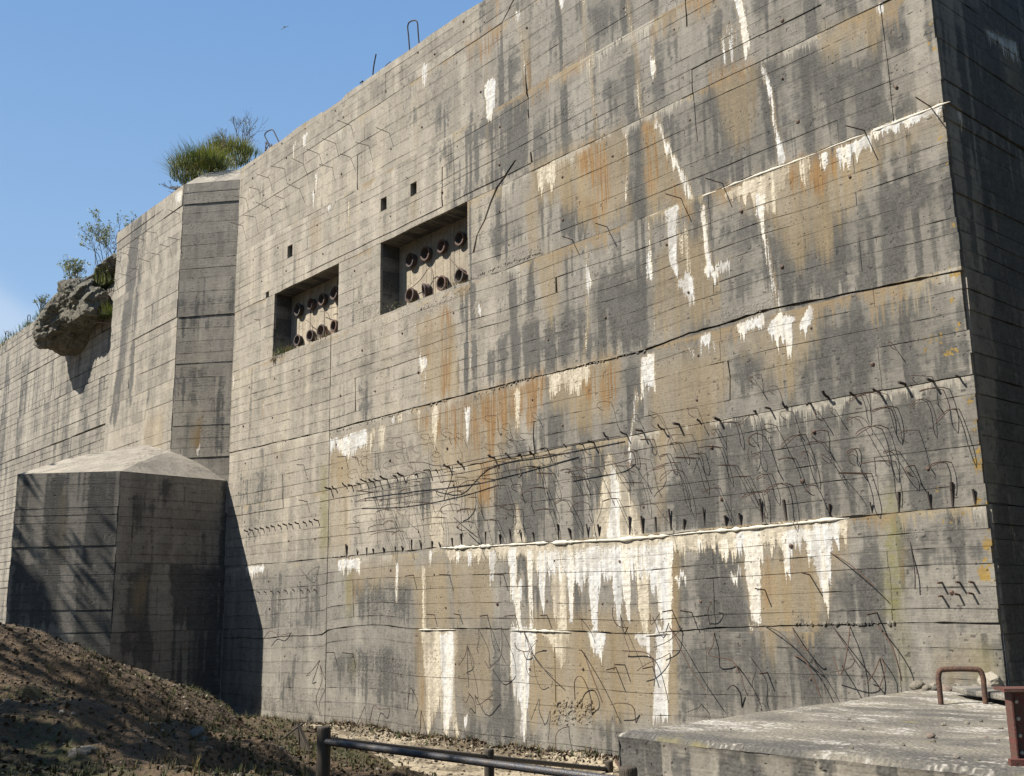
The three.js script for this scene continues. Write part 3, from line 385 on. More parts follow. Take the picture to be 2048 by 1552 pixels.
for (let k = 0; k < NB; k++) {
  const R = ROWS[k], ymid = lerp(JY[R.l], JY[R.l + 1], (R.a + R.b) / 2);
  let cuts = [WX0, ...ENDS[k], edgeX(k)], spans = [];
  for (let i = 0; i < cuts.length - 1; i++) {
    const g0 = i === 0 ? 0 : cuts[i] === -16.75 ? 0.012 : 0.003, g1 = i === cuts.length - 2 ? 0 : cuts[i + 1] === -16.75 ? 0.012 : 0.003;
    spans.push([cuts[i] + g0, cuts[i + 1] - g1, LIFTZ[R.l] + (h2(k * 3, i * 7 + 1) - 0.5) * 0.006]);
  }
  for (const [a, b, c, d] of [...RECESS, ...HOLES]) if (ymid > c && ymid < d) spans = spans.flatMap(([s, e, z]) => (b <= s || a >= e) ? [[s, e, z]] : [[s, a, z], [b, e, z]].filter((q) => q[1] - q[0] > 0.03));
  spans = spans.flatMap(([s, e, z]) => s < SPLIT - 0.05 && e > SPLIT + 0.05 ? [[s, SPLIT, z], [SPLIT, e, z]] : [[s, e, z]]);
  for (const c of CRACKS) {
    const lo = BOUND[k](c.f(ymid)), hi = BOUND[k + 1](c.f(ymid)); if (hi - 0.06 < c.y0 || lo + 0.06 > c.y1) continue;
    const jb = (h2(k * 7, c.y0 * 90 | 0) - 0.5) * c.w * 3, jt = (h2(k * 7 + 7, c.y0 * 90 | 0) - 0.5) * c.w * 3, xb = c.f(lo) + jb, xt = c.f(hi) + jt, g = c.w * (0.4 + 0.9 * h2(k, 31)), g2 = c.w * (0.4 + 0.9 * h2(k + 1, 31));
    spans = spans.flatMap(([s, e, z]) => { const S = s.b ?? s, T = e.b ?? e; return S < Math.min(xb, xt) - 0.06 && T > Math.max(xb, xt) + 0.06 ? [[s, { b: xb - g, t: xt - g2 }, z + 0.004], [{ b: xb + g, t: xt + g2 }, e, z - 0.003]] : [[s, e, z]]; });
  }
  for (const [s, e, z] of spans) {
    const left = ((s.b ?? s) + (e.b ?? e)) / 2 < SPLIT, t = left ? TILE_L : TILE_R;
    part('board_imprint', strip(s, e, BOUND[k], BOUND[k + 1], z, BACK - 0.002, GAPS[k], GAPS[k + 1], left ? uvL : uvR, left ? 0.16 : 0.11), t.mat, mainWall);
  }
}

// ------------------------------------------------------------------ other board-marked faces
function onFace(f) {                                                   // photo pixel -> place on that face, in the face's own metres
  const n = V3(Math.sin(f.theta), 0, Math.cos(f.theta)), a = V3(Math.cos(f.theta), 0, -Math.sin(f.theta));
  return (px, py) => { const r = ray(px, py), t = f.o.clone().sub(EYEP).dot(n) / r.dot(n), p = r.multiplyScalar(t).add(EYEP).sub(f.o); return [p.dot(a), p.y]; };
}
function boardFace(parent, f) {
  const { name, o, theta, width, joints, h0 = 0.16, h1 = 0.27, seed, w, h, tw, shapes = [], individual = true, seg = 3, gap = 0.0017, step = 0.2, tone, dark = 0.4, streak = 1 } = f;
  const J = joints, rand = rng(seed), rows = makeRows(J, rand, h0, h1), n = rows.length, bounds = [];
  for (let k = 0; k <= n; k++) { const R = rows[Math.min(k, n - 1)], q = k < n ? R.a : 1, y = lerp(J[R.l], J[R.l + 1], q); bounds.push((x) => y + (k && k < n ? (vn(x * 0.6 + seed, k * 7) - 0.5) * 0.022 : 0)); }
  const ends = rows.map((R, k) => { const e = []; for (let x = seg * (0.4 + rand() * 0.6); x < width - 0.5; x += seg * (0.7 + 0.6 * rand())) e.push(x); return e; });
  const x0 = -0.05, x1 = (tw ?? width) + 0.05, y0 = J[0] - 0.05, y1 = J[J.length - 1] + 0.05, mw = w >> 1, mh = h >> 1;
  const masks = makeMasks(x0, x1, y0, y1, mw, mh, shapes);
  const mat = paint({ x0, x1, y0, y1, w, h, seed, masks, mw, mh, bounds, ends, tone: tone ?? (() => 0.6), dark, streak, joints: J });
  const uvOf = (x, y) => [(Math.min(x, x1) - x0) / (x1 - x0), (y - y0) / (y1 - y0)];
  const core = part(name, box(0, width, J[0], J[J.length - 1] - 0.01, -0.2, -0.04), mat, parent);
  { const p = core.geometry.attributes.position, uv = core.geometry.attributes.uv; for (let i = 0; i < p.count; i++) { const t = uvOf(p.getX(i), p.getY(i)); uv.setXY(i, t[0], t[1]); } }
  core.position.copy(o); core.rotation.y = theta;
  const all = [];
  rows.forEach((R, k) => {
    const isJ = R.a < 1e-6, cuts = [0, ...ends[k], width];
    const g = (kk) => (kk === 0 || kk === n) ? () => 0 : (x) => gap * (rows[kk].a < 1e-6 ? 2.2 : 1) * (0.25 + 1.2 * vn(x * 1.3 + kk, kk * 3) * h2(kk, seed) + 0.7 * sstep(0.6, 0.9, vn(x * 4, kk)));
    for (let i = 0; i < cuts.length - 1; i++) {
      const geo = strip(cuts[i] + (i ? 0.002 : 0.022 * h2(k, seed + 5) ** 2), cuts[i + 1] - (i < cuts.length - 2 ? 0.002 : 0.022 * h2(k, seed + 9) ** 2), bounds[k], bounds[k + 1], (h2(k + seed, i * 3) - 0.5) * 0.012 + (R.l % 2) * 0.01, -0.042, g(k), g(k + 1), uvOf, step);
      if (individual) part('board_imprint', geo, mat, core); else all.push(geo);
    }
  });
  if (!individual) part('board_imprints', mergeGeometries(all), mat, core).userData.kind = 'stuff';
  return core;
}
const faceShapes = (f, list) => { const q = onFace(f); return list.map(([k, a, ...c]) => { const p = []; for (let i = 0; i < c.length; i += 2) p.push(q(c[i], c[i + 1])); return { k, a, p }; }); };

const LIFTS = [-0.35, 1.62, 2.82, 4.09, 5.2, 6.97, 8.37, 9.7, 11.0, 11.55];
// projecting tower: front and splayed flank
const TZ = 0.87, TXR = -21.9, TXL = -25.95;
const fFront = { name: 'tower_front', o: V3(TXL, 0, TZ), theta: 0, width: TXR - TXL, joints: [4.0, 5.2, 6.97, 8.37, 9.7, 11.0, 11.5], seed: 11, w: 768, h: 1024, dark: 0.15, tone: () => 0.8, seg: 3.2, step: 0.25 };
fFront.shapes = faceShapes(fFront, [['D', 0.95, 262, 448, 285, 428, 262, 640, 240, 800, 232, 850, 218, 850, 240, 700], ['D', 0.6, 288, 425, 296, 420, 275, 640, 262, 820, 252, 820, 264, 640], ['D', 0.3, 300, 600, 320, 590, 312, 800, 295, 800], ['W', 0.7, 350, 390, 366, 376, 364, 400, 352, 408], ['T', 0.5, 290, 840, 330, 820, 326, 900, 290, 900], ['D', 0.35, 236, 480, 246, 470, 230, 640, 220, 640]]);
boardFace(bunker, fFront);
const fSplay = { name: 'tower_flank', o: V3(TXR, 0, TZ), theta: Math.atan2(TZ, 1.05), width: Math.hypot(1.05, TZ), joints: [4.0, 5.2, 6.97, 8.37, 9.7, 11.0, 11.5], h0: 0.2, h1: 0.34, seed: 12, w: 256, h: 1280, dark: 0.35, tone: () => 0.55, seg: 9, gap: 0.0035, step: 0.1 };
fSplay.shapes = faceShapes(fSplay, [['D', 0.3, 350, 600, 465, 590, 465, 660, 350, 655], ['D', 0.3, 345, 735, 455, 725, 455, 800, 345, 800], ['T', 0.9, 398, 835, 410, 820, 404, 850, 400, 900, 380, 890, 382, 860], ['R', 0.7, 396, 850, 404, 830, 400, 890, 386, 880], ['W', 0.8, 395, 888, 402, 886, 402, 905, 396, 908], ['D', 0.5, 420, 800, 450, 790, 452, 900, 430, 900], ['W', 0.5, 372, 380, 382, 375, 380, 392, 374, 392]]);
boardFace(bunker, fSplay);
// far wall beyond the tower
const fFar = { name: 'far_wall', o: V3(-52, 0, 0), theta: 0, width: 52 + TXL + 0.3, joints: LIFTS.slice(0, 9).concat([11.45]), seed: 13, w: 1280, h: 640, dark: 0.75, tone: () => 0.55, seg: 6, step: 0.5, individual: false, gap: 0.008 };
fFar.shapes = faceShapes(fFar, [['D', 0.7, 10, 760, 20, 750, 10, 900, 0, 950, -10, 950], ['D', 0.6, 45, 720, 60, 715, 40, 930, 30, 930], ['D', 0.7, 130, 760, 145, 760, 135, 900, 120, 930], ['D', 0.6, 165, 740, 180, 730, 170, 900, 155, 900], ['D', 0.5, 90, 800, 100, 795, 90, 930, 80, 930], ['D', 0.6, 200, 760, 210, 750, 200, 880, 190, 880]]);
boardFace(bunker, fFar);
// right-hand flank, in its own shade
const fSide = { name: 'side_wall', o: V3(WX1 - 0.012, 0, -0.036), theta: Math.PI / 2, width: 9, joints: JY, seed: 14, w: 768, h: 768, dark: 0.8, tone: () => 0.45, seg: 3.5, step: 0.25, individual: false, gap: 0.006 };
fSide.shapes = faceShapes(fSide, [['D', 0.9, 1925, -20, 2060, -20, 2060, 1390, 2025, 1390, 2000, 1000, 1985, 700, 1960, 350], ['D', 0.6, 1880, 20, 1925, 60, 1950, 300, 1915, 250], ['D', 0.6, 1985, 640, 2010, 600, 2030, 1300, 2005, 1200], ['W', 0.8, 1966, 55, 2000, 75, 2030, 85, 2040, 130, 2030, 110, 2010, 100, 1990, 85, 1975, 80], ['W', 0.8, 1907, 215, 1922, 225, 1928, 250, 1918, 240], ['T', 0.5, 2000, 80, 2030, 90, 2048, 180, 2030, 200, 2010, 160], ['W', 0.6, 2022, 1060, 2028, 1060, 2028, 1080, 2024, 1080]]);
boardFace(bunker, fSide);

// bodies behind the faces and the roof slab
{
  const s = new THREE.Shape(); [[-20.8, -0.3], [-20.87, -0.02], [TXR + 0.02, TZ - 0.06], [TXL + 0.02, TZ - 0.06], [TXL + 0.02, -0.3]].forEach(([x, z], i) => i ? s.lineTo(x, -z) : s.moveTo(x, -z)); s.closePath();
  const g = new THREE.ExtrudeGeometry(s, { depth: 11.7, bevelEnabled: false }); g.rotateX(-Math.PI / 2); g.translate(0, -0.3, 0);
  part('tower_core', planarUV(g, 0.25), plain, bunker);
  part('roof_slab', planarUV(box(-52, WX1 - 0.06, 11.2, 11.74, -9, -0.45), 0.25), plain, bunker);
  part('inner_mass', planarUV(box(WX0 - 0.1, WX1 - 0.25, -0.3, 11.19, -8.9, -0.44), 0.25), plain, bunker);
  // bevelled cap over the tower flank
  const a = V3(TXR, 11.49, TZ), b = V3(-20.87, 11.49, 0.0), c = V3(-20.9, 12.02, -0.62), d = V3(TXR - 0.25, 12.02, 0.28), e = V3(TXL, 11.49, TZ), f = V3(TXL, 11.75, 0.5);
  const P = [], I = [0, 1, 2, 0, 2, 3, 4, 0, 3, 4, 3, 5, 5, 3, 2]; for (const v of [a, b, c, d, e, f]) P.push(v.x, v.y, v.z);
  let cg = geoOf(P, new Array(12).fill(0), I); part('bevelled_cap', planarUV(cg, 0.25), plain, bunker);
}

// ------------------------------------------------------------------ recesses: form-board backs and flanged pipes
const iron = new THREE.MeshStandardMaterial({ color: new THREE.Color().setRGB(0.10, 0.062, 0.045), roughness: 0.8, metalness: 0.15 });
const pipeTone = [[0.075, 0.052, 0.045], [0.055, 0.045, 0.04], [0.10, 0.06, 0.045]].map((c) => new THREE.MeshStandardMaterial({ color: new THREE.Color().setRGB(...c), roughness: 0.9, metalness: 0.05, bumpMap: plain.bumpMap, bumpScale: 0.01 }));
const creamMat = paint({ x0: 0, x1: 3, y0: 0, y1: 3, w: 512, h: 512, seed: 31, dark: 0.05, tone: () => 1.35, masks: makeMasks(0, 3, 0, 3, 256, 256, [{ k: 'T', a: 0.3, p: [[0, 0], [3, 0], [3, 3], [0, 3]] }]), mw: 256, mh: 256 });
for (const t of [creamMat.map, creamMat.bumpMap]) t.wrapS = t.wrapT = THREE.MirroredRepeatWrapping;
const pipeShape = new THREE.LatheGeometry([[0.001, 0.02], [0.092, 0.02], [0.098, 0.10], [0.115, 0.10], [0.115, 0]].map((p) => new THREE.Vector2(...p)), 22);
const flangeShape = new THREE.LatheGeometry([[0.1155, 0.075], [0.130, 0.075], [0.132, 0.079], [0.132, 0.100], [0.128, 0.104], [0.102, 0.104], [0.102, 0.098]].map((p) => new THREE.Vector2(...p)), 22);
pipeShape.rotateX(Math.PI / 2); flangeShape.rotateX(Math.PI / 2);
const rr = rng(5);
RECESS.forEach(([a, b, c, d], q) => {
  const back = part('recess_back', planarUV(box(a - 0.05, b + 0.05, c - 0.05, d + 0.05, -0.7, -0.415), 0.3), creamMat, bunker);
  for (let x = a + 0.002; x < b - 0.02;) { const w = Math.min(0.09 + rr() * 0.07, b - x); part('form_board', planarUV(box(x, x + w - 0.006, c, d, -0.416, -0.398 + rr() * 0.012), 0.3), creamMat, back); x += w; }
  const xs = q ? [-14.65, -14.2, -13.73, -13.235] : [-18.64, -18.13, -17.69, -17.21];
  for (const y of [8.0, 7.345]) for (const x of xs) {
    const p = part('vent_pipe', pipeShape, pipeTone[(rr() * 3) | 0], bunker); p.scale.setScalar(0.93 + rr() * 0.12); p.position.set(x, y, -0.4); p.rotation.set((rr() - 0.5) * 0.12, (rr() - 0.5) * 0.14, 0);
    if (q && y < 8 && x === -14.2) { p.rotation.y = -0.45; p.rotation.x = 0.2; }
    if (rr() < 0.9) part('flange', flangeShape, pipeTone[(rr() * 3) | 0], p);
  }
});
// bent wires hanging in the recesses
for (const pts of [[[820, 578], [842, 558], [858, 536], [866, 548], [866, 600]], [[898, 516], [922, 540], [940, 552]], [[612, 640], [624, 650], [626, 662]], [[640, 622], [655, 626], [660, 640]], [[655, 618], [680, 612], [700, 610]]]) part('wire', tube(pts.map(([x, y], i) => onZ(x, y, -0.3 + 0.06 * i * h2(x, i))), 0.007, 5), iron, bunker);

// rusty plugs where the form ties were cut off
{
  const g = new THREE.DodecahedronGeometry(0.02, 0); g.scale(1, 1.15, 0.7); const q = rng(88);
  for (let l = 0; l < 9; l++) for (const f of [0.3, 0.75]) for (let x = -20.4 + q() * 0.8; x < -4.9; x += 0.95 + q() * 0.75) { const y = lerp(JY[l], JY[l + 1], f) + (q() - 0.5) * 0.12; if (y < 0.3 || q() < 0.3 || RECESS.some(([a, b, c, d]) => x > a - 0.05 && x < b + 0.05 && y > c - 0.05 && y < d + 0.05)) continue; const m = part('tie_plug', g, iron, bunker); m.position.set(x, y, LIFTZ[l] + 0.004); m.rotation.z = q() * 6; m.scale.setScalar(0.6 + q() * 0.7); }
}
// lumps of aggregate along the worst pour joint and the broken sill
const lumps = [[], []], lr = rng(66);
function lump(px, py, s, n, spread, z = 0) { for (let i = 0; i < n; i++) { const p = onZ(px + (lr() - 0.5) * spread, py + (lr() - 0.5) * spread * 0.4), g = new THREE.DodecahedronGeometry(s * (0.5 + lr()), 0); g.scale(1, 0.7, 0.6); g.rotateZ(lr() * 6); g.translate(p.x, p.y, 0.005 + z); const l = p.x < SPLIT ? 0 : 1, uv = g.attributes.uv, q = g.attributes.position; for (let k = 0; k < q.count; k++) uv.setXY(k, ...(l ? uvR : uvL)(q.getX(k), q.getY(k))); lumps[l].push(g); } }
for (const [a, b, c, d, n] of [[665, 866, 760, 838, 26], [760, 838, 900, 800, 34], [945, 792, 1090, 748, 40], [1100, 745, 1290, 702, 34], [1010, 528, 1085, 505, 60], [945, 556, 1010, 530, 22], [1440, 640, 1560, 610, 40], [560, 882, 650, 862, 20], [1590, 1247, 1790, 1246, 40], [660, 1115, 700, 1112, 8]]) for (let i = 0; i < n; i++) { const t = lr(); lump(lerp(a, c, t), lerp(b, d, t), 0.022, 1, 7); }
for (let i = 0; i < 50; i++) { const t = lr(); lump(lerp(840, 938, t), lerp(618, 578, t), 0.035, 1, 14); }
for (const [x, y, sx, n] of [[1138, 222, 26, 70], [1118, 655, 60, 110], [1145, 1425, 80, 130]]) for (let i = 0; i < n; i++) lump(x + (lr() - 0.5) * sx, y + (lr() - 0.5) * sx * 0.6, 0.022, 1, 6, -0.008);
part('loose_aggregate', mergeGeometries(lumps[0]), TILE_L.mat, bunker).userData.kind = 'stuff';
part('loose_aggregate', mergeGeometries(lumps[1]), TILE_R.mat, bunker).userData.kind = 'stuff';
// lime crusts built up along the joints
const limeMat = new THREE.MeshStandardMaterial({ color: new THREE.Color().setRGB(0.47, 0.44, 0.37), roughness: 0.95 });
function crust(px0, py0, px1, py1, l, r, seed) {
  const a = onZ(px0, py0), b = onZ(px1, py1), n = Math.round((b.x - a.x) / 0.06), pos = [], uv = [], idx = [];
  for (let i = 0; i <= n; i++) { const x = lerp(a.x, b.x, i / n), y = jointY(l, x), k = r * (0.2 + 1.5 * vn(x * 3.1, seed) * vn(x * 17, seed + 5)) * sstep(0, 0.08, i / n) * sstep(1, 0.92, i / n) + 0.002; for (let q = 0; q < 5; q++) { const t = (q / 4 - 0.5) * Math.PI; pos.push(x, y + Math.sin(t) * k * (0.9 + 0.6 * h2(i, q)) - 0.012, 0.012 + Math.cos(t) * k * (0.7 + 0.5 * h2(i, q + 9))); uv.push(x, q); } if (i) for (let q = 0; q < 4; q++) { const o = i * 5 + q; idx.push(o - 5, o, o + 1, o - 5, o + 1, o - 4); } }
  part('lime_crust', geoOf(pos, uv, idx), limeMat, bunker);
}
crust(1290, 437, 1440, 380, 5, 0.010, 1); crust(1440, 382, 1740, 268, 5, 0.011, 2); crust(1740, 268, 1902, 207, 5, 0.019, 3); crust(880, 1100, 1100, 1088, 2, 0.019, 4); crust(1100, 1088, 1340, 1070, 2, 0.027, 5); crust(1340, 1070, 1700, 1034, 2, 0.019, 6); crust(838, 1258, 912, 1258, 1, 0.017, 7); crust(1020, 1257, 1142, 1260, 1, 0.013, 8); crust(1290, 1268, 1340, 1265, 1, 0.009, 9);

// ------------------------------------------------------------------ reinforcement left sticking out of the wall
const rust = new THREE.MeshStandardMaterial({ color: new THREE.Color().setRGB(0.075, 0.042, 0.027), roughness: 0.9, metalness: 0.1 });
const rustDark = new THREE.MeshStandardMaterial({ color: new THREE.Color().setRGB(0.04, 0.03, 0.026), roughness: 0.9, metalness: 0.1 });
const rb = rng(91), rnd = (a, b) => lerp(a, b, rb());
// straight stubs: root on the wall, length, droop
function stub(px, py, len, r = 0.008, z = 0, hook = 0) {
  const p = onZ(px, py, z), d = V3(rnd(-0.16, 0.16), rnd(-0.12, 0.16), 1).normalize(), pts = [p.clone().addScaledVector(d, -0.05), p.clone().addScaledVector(d, len)];
  if (hook) pts.push(pts[1].clone().add(V3(rnd(-0.03, 0.03), -0.05, 0.035)), pts[1].clone().add(V3(rnd(-0.04, 0.04), -0.10, 0.0)));
  part('rebar_stub', rod(pts, r, 5, hook ? 8 : 1), rust, bunker);
}
for (const [x, y] of [[785, 315], [1022, 360], [897, 440], [782, 512], [670, 576], [372, 582], [277, 642], [212, 712], [132, 767], [466, 710], [370, 770], [277, 828], [192, 883], [112, 938], [690, 427], [587, 492], [487, 552]]) stub(450 + x * 0.322, 150 + y * 0.322, rnd(0.24, 0.34), 0.006);
for (const [x, y] of [[880, 820], [630, 1030], [880, 1105], [500, 1110], [410, 1200], [320, 1275], [660, 1272], [770, 1185], [550, 1350], [220, 1350], [430, 1435], [330, 1505]]) stub(200 + x * 0.1805, 280 + y * 0.1805, rnd(0.2, 0.28), 0.006, TZ);
for (const [x, y, l] of [[1215, 454, 0.36], [1363, 397, 0.4], [1446, 367, 0.4], [1730, 261, 0.42], [1862, 214, 0.42], [1146, 480, 0.3]]) stub(x, y, l * 0.75, 0.0068);
for (const [x, y] of [[215, 595], [222, 648], [232, 560]]) stub(x, y, 0.35, 0.008, TZ);
for (const [x, y] of [[692, 913], [608, 930], [614, 1003], [715, 915], [900, 1150], [1008, 1150], [870, 1230], [920, 1230], [975, 1230], [1032, 1230], [1095, 1230], [1385, 1225], [1345, 1220], [668, 1305], [706, 1308], [828, 1150], [1535, 1345], [520, 640], [1620, 1150], [1755, 1225], [1250, 1330], [1232, 1335], [1305, 1333], [1530, 1180]]) stub(x, y, rnd(0.12, 0.22), 0.008);
for (const [x, y] of [[1885, 1165], [1920, 1165], [1947, 1165], [1885, 1192], [1920, 1190], [1947, 1188]]) stub(x, y, 0.09, 0.011);
// hairpin stirrups: two legs out of the wall joined by a loop, sprung apart and bent down when the formwork was torn off
function hairpin(x, y, len, gap, droop, side, r = 0.0068) {
  const o = V3(x, y, 0.0), d = V3(side, droop * 0.35, 1).normalize(), out = [];
  const leg = (s) => [o.clone().add(V3(s * gap * 0.5, 0, -0.04)), o.clone().add(V3(s * gap * 0.5, 0, 0.02)).addScaledVector(d, len * 0.35), o.clone().add(V3(s * gap * 0.55, -Math.abs(droop) * len * 0.35, 0)).addScaledVector(d, len * 0.8)];
  const a = leg(-1), b = leg(1), tip = o.clone().addScaledVector(d, len).add(V3(0, -Math.abs(droop) * len * 0.62, 0));
  out.push(...a, tip, ...b.reverse());
  part('rebar_stirrup', tube(out, r, 4, 18), rust, bunker);
}
function hook(x, y, len, droop, side, r = 0.0068) {          // one leg with a turned-back end
  const o = V3(x, y, 0), d = V3(side, droop * 0.3, 1).normalize(), e = o.clone().addScaledVector(d, len).add(V3(0, -Math.abs(droop) * len * 0.5, 0));
  part('rebar_hook', tube([o.clone().add(V3(0, 0, -0.04)), o.clone().addScaledVector(d, len * 0.5), e, e.clone().add(V3(0.03, -0.05, 0.03)), e.clone().add(V3(0.05, -0.09, -0.03)), e.clone().add(V3(0.03, -0.08, -0.09))], r, 4, 14), rust, bunker);
}
for (const y of [3.98, 3.80, 3.6, 3.42, 3.25]) for (let x = -16.0 + rnd(0, 0.3); x < -4.8; x += rnd(0.2, 0.42)) {
  const t = sstep(-12, -8, x);
  if (rb() < 0.2 + (y < 3.5 ? 0.12 : 0) || (x < -15.3 && rb() < 0.6)) continue;
  const yy = y + rnd(-0.1, 0.1), r = rnd(0.0034, 0.0054), q = rb();
  if (q < 0.6) hairpin(x, yy, rnd(0.15, 0.46) * lerp(0.95, 0.9, t), rnd(0.03, 0.075), rnd(-0.7, 1.1) * lerp(0.5, 1, t), rnd(-0.6, 0.5), r); else if (q < 0.85) hook(x, yy, rnd(0.12, 0.4), rnd(-0.3, 1.0), rnd(-0.7, 0.6), r);
  else { const a = V3(x, yy, -0.03), pts = [a]; let d = V3(rnd(-0.5, 0.5), rnd(-0.4, 0.4), 1); for (let i = 0; i < 4; i++) { a.add(d.clone().normalize().multiplyScalar(rnd(0.08, 0.16))); a.z = Math.max(0.02, a.z); pts.push(a.clone()); d.add(V3(rnd(-0.9, 0.9), rnd(-1.3, 0.5), rnd(-0.8, 0.4))); } pts[0] = V3(x, yy, -0.03); part('bent_wire', tube(pts, r * 0.8, 4), rust, bunker); }
}
for (let i = 0; i < 40; i++) hook(rnd(-16, -5), rnd(4.12, 4.75), rnd(0.1, 0.3), rnd(-0.6, 0.6), rnd(-0.6, 0.6), 0.0034);
// long bars running along the wall, bent loose
for (const pts of [[[820, 926, 0.35], [845, 924, 0.4], [880, 933, 0.32], [960, 918, 0.12], [1100, 896, 0.08], [1240, 872, 0.06]], [[715, 982, 0.1], [820, 960, 0.14], [930, 945, 0.14], [1060, 915, 0.12], [1150, 905, 0.05]], [[710, 1003, 0.1], [800, 995, 0.12], [900, 975, 0.12], [990, 962, 0.05]], [[905, 932, 0.3], [902, 960, 0.32], [892, 985, 0.3], [888, 1000, 0.25]], [[1130, 945, 0.1], [1240, 925, 0.08], [1262, 918, 0.05]], [[908, 1035, 0.2], [930, 1055, 0.2], [955, 1075, 0.05]]]) part('rebar_bar', tube(pts.map(([x, y, z]) => onZ(x, y, z)), 0.007, 5), rustDark, bunker);
// rows of thick dowels
function upright(x, y, h, r) { const p = V3(x, y, 0.012); part('steel_dowel', rod([p.clone().add(V3(0, -0.04, -0.02)), p.clone().add(V3(rnd(-0.025, 0.025), h, rnd(-0.006, 0.022)))], r, 6, 1), rustDark, bunker); }
function dowel(x, y, len, r, up) { const p = V3(x, y, 0); part('steel_dowel', rod([p.clone().add(V3(0, 0, -0.05)), p.clone().add(V3(0, up * 0.25, len * 0.6)), p.clone().add(V3(rnd(-0.01, 0.01), up, len))], r, 6, 4), rustDark, bunker); }
for (let x = -16.68; x < -4.75; x += 0.27 + rnd(-0.09, 0.11)) if (rb() > 0.1) dowel(x, 4.1 + rnd(-0.025, 0.025), rnd(0.03, 0.15), rnd(0.010, 0.017), rnd(-0.04, 0.07));
for (let x = -16.1; x < -4.75; x += 0.265 + rnd(-0.07, 0.08)) if (rb() > 0.06) upright(x, 2.86 + rnd(0, 0.02), rnd(0.07, 0.22), rnd(0.009, 0.018));
for (let x = -19.9; x < -16.85; x += 0.235 + rnd(-0.03, 0.03)) dowel(x, 3.55 + rnd(-0.01, 0.01), rnd(0.06, 0.1), 0.014, 0.03);
for (let x = -19.3; x < -16.85; x += 0.27 + rnd(-0.03, 0.03)) dowel(x, 2.3 + rnd(-0.01, 0.01), rnd(0.04, 0.07), 0.010, 0.03);
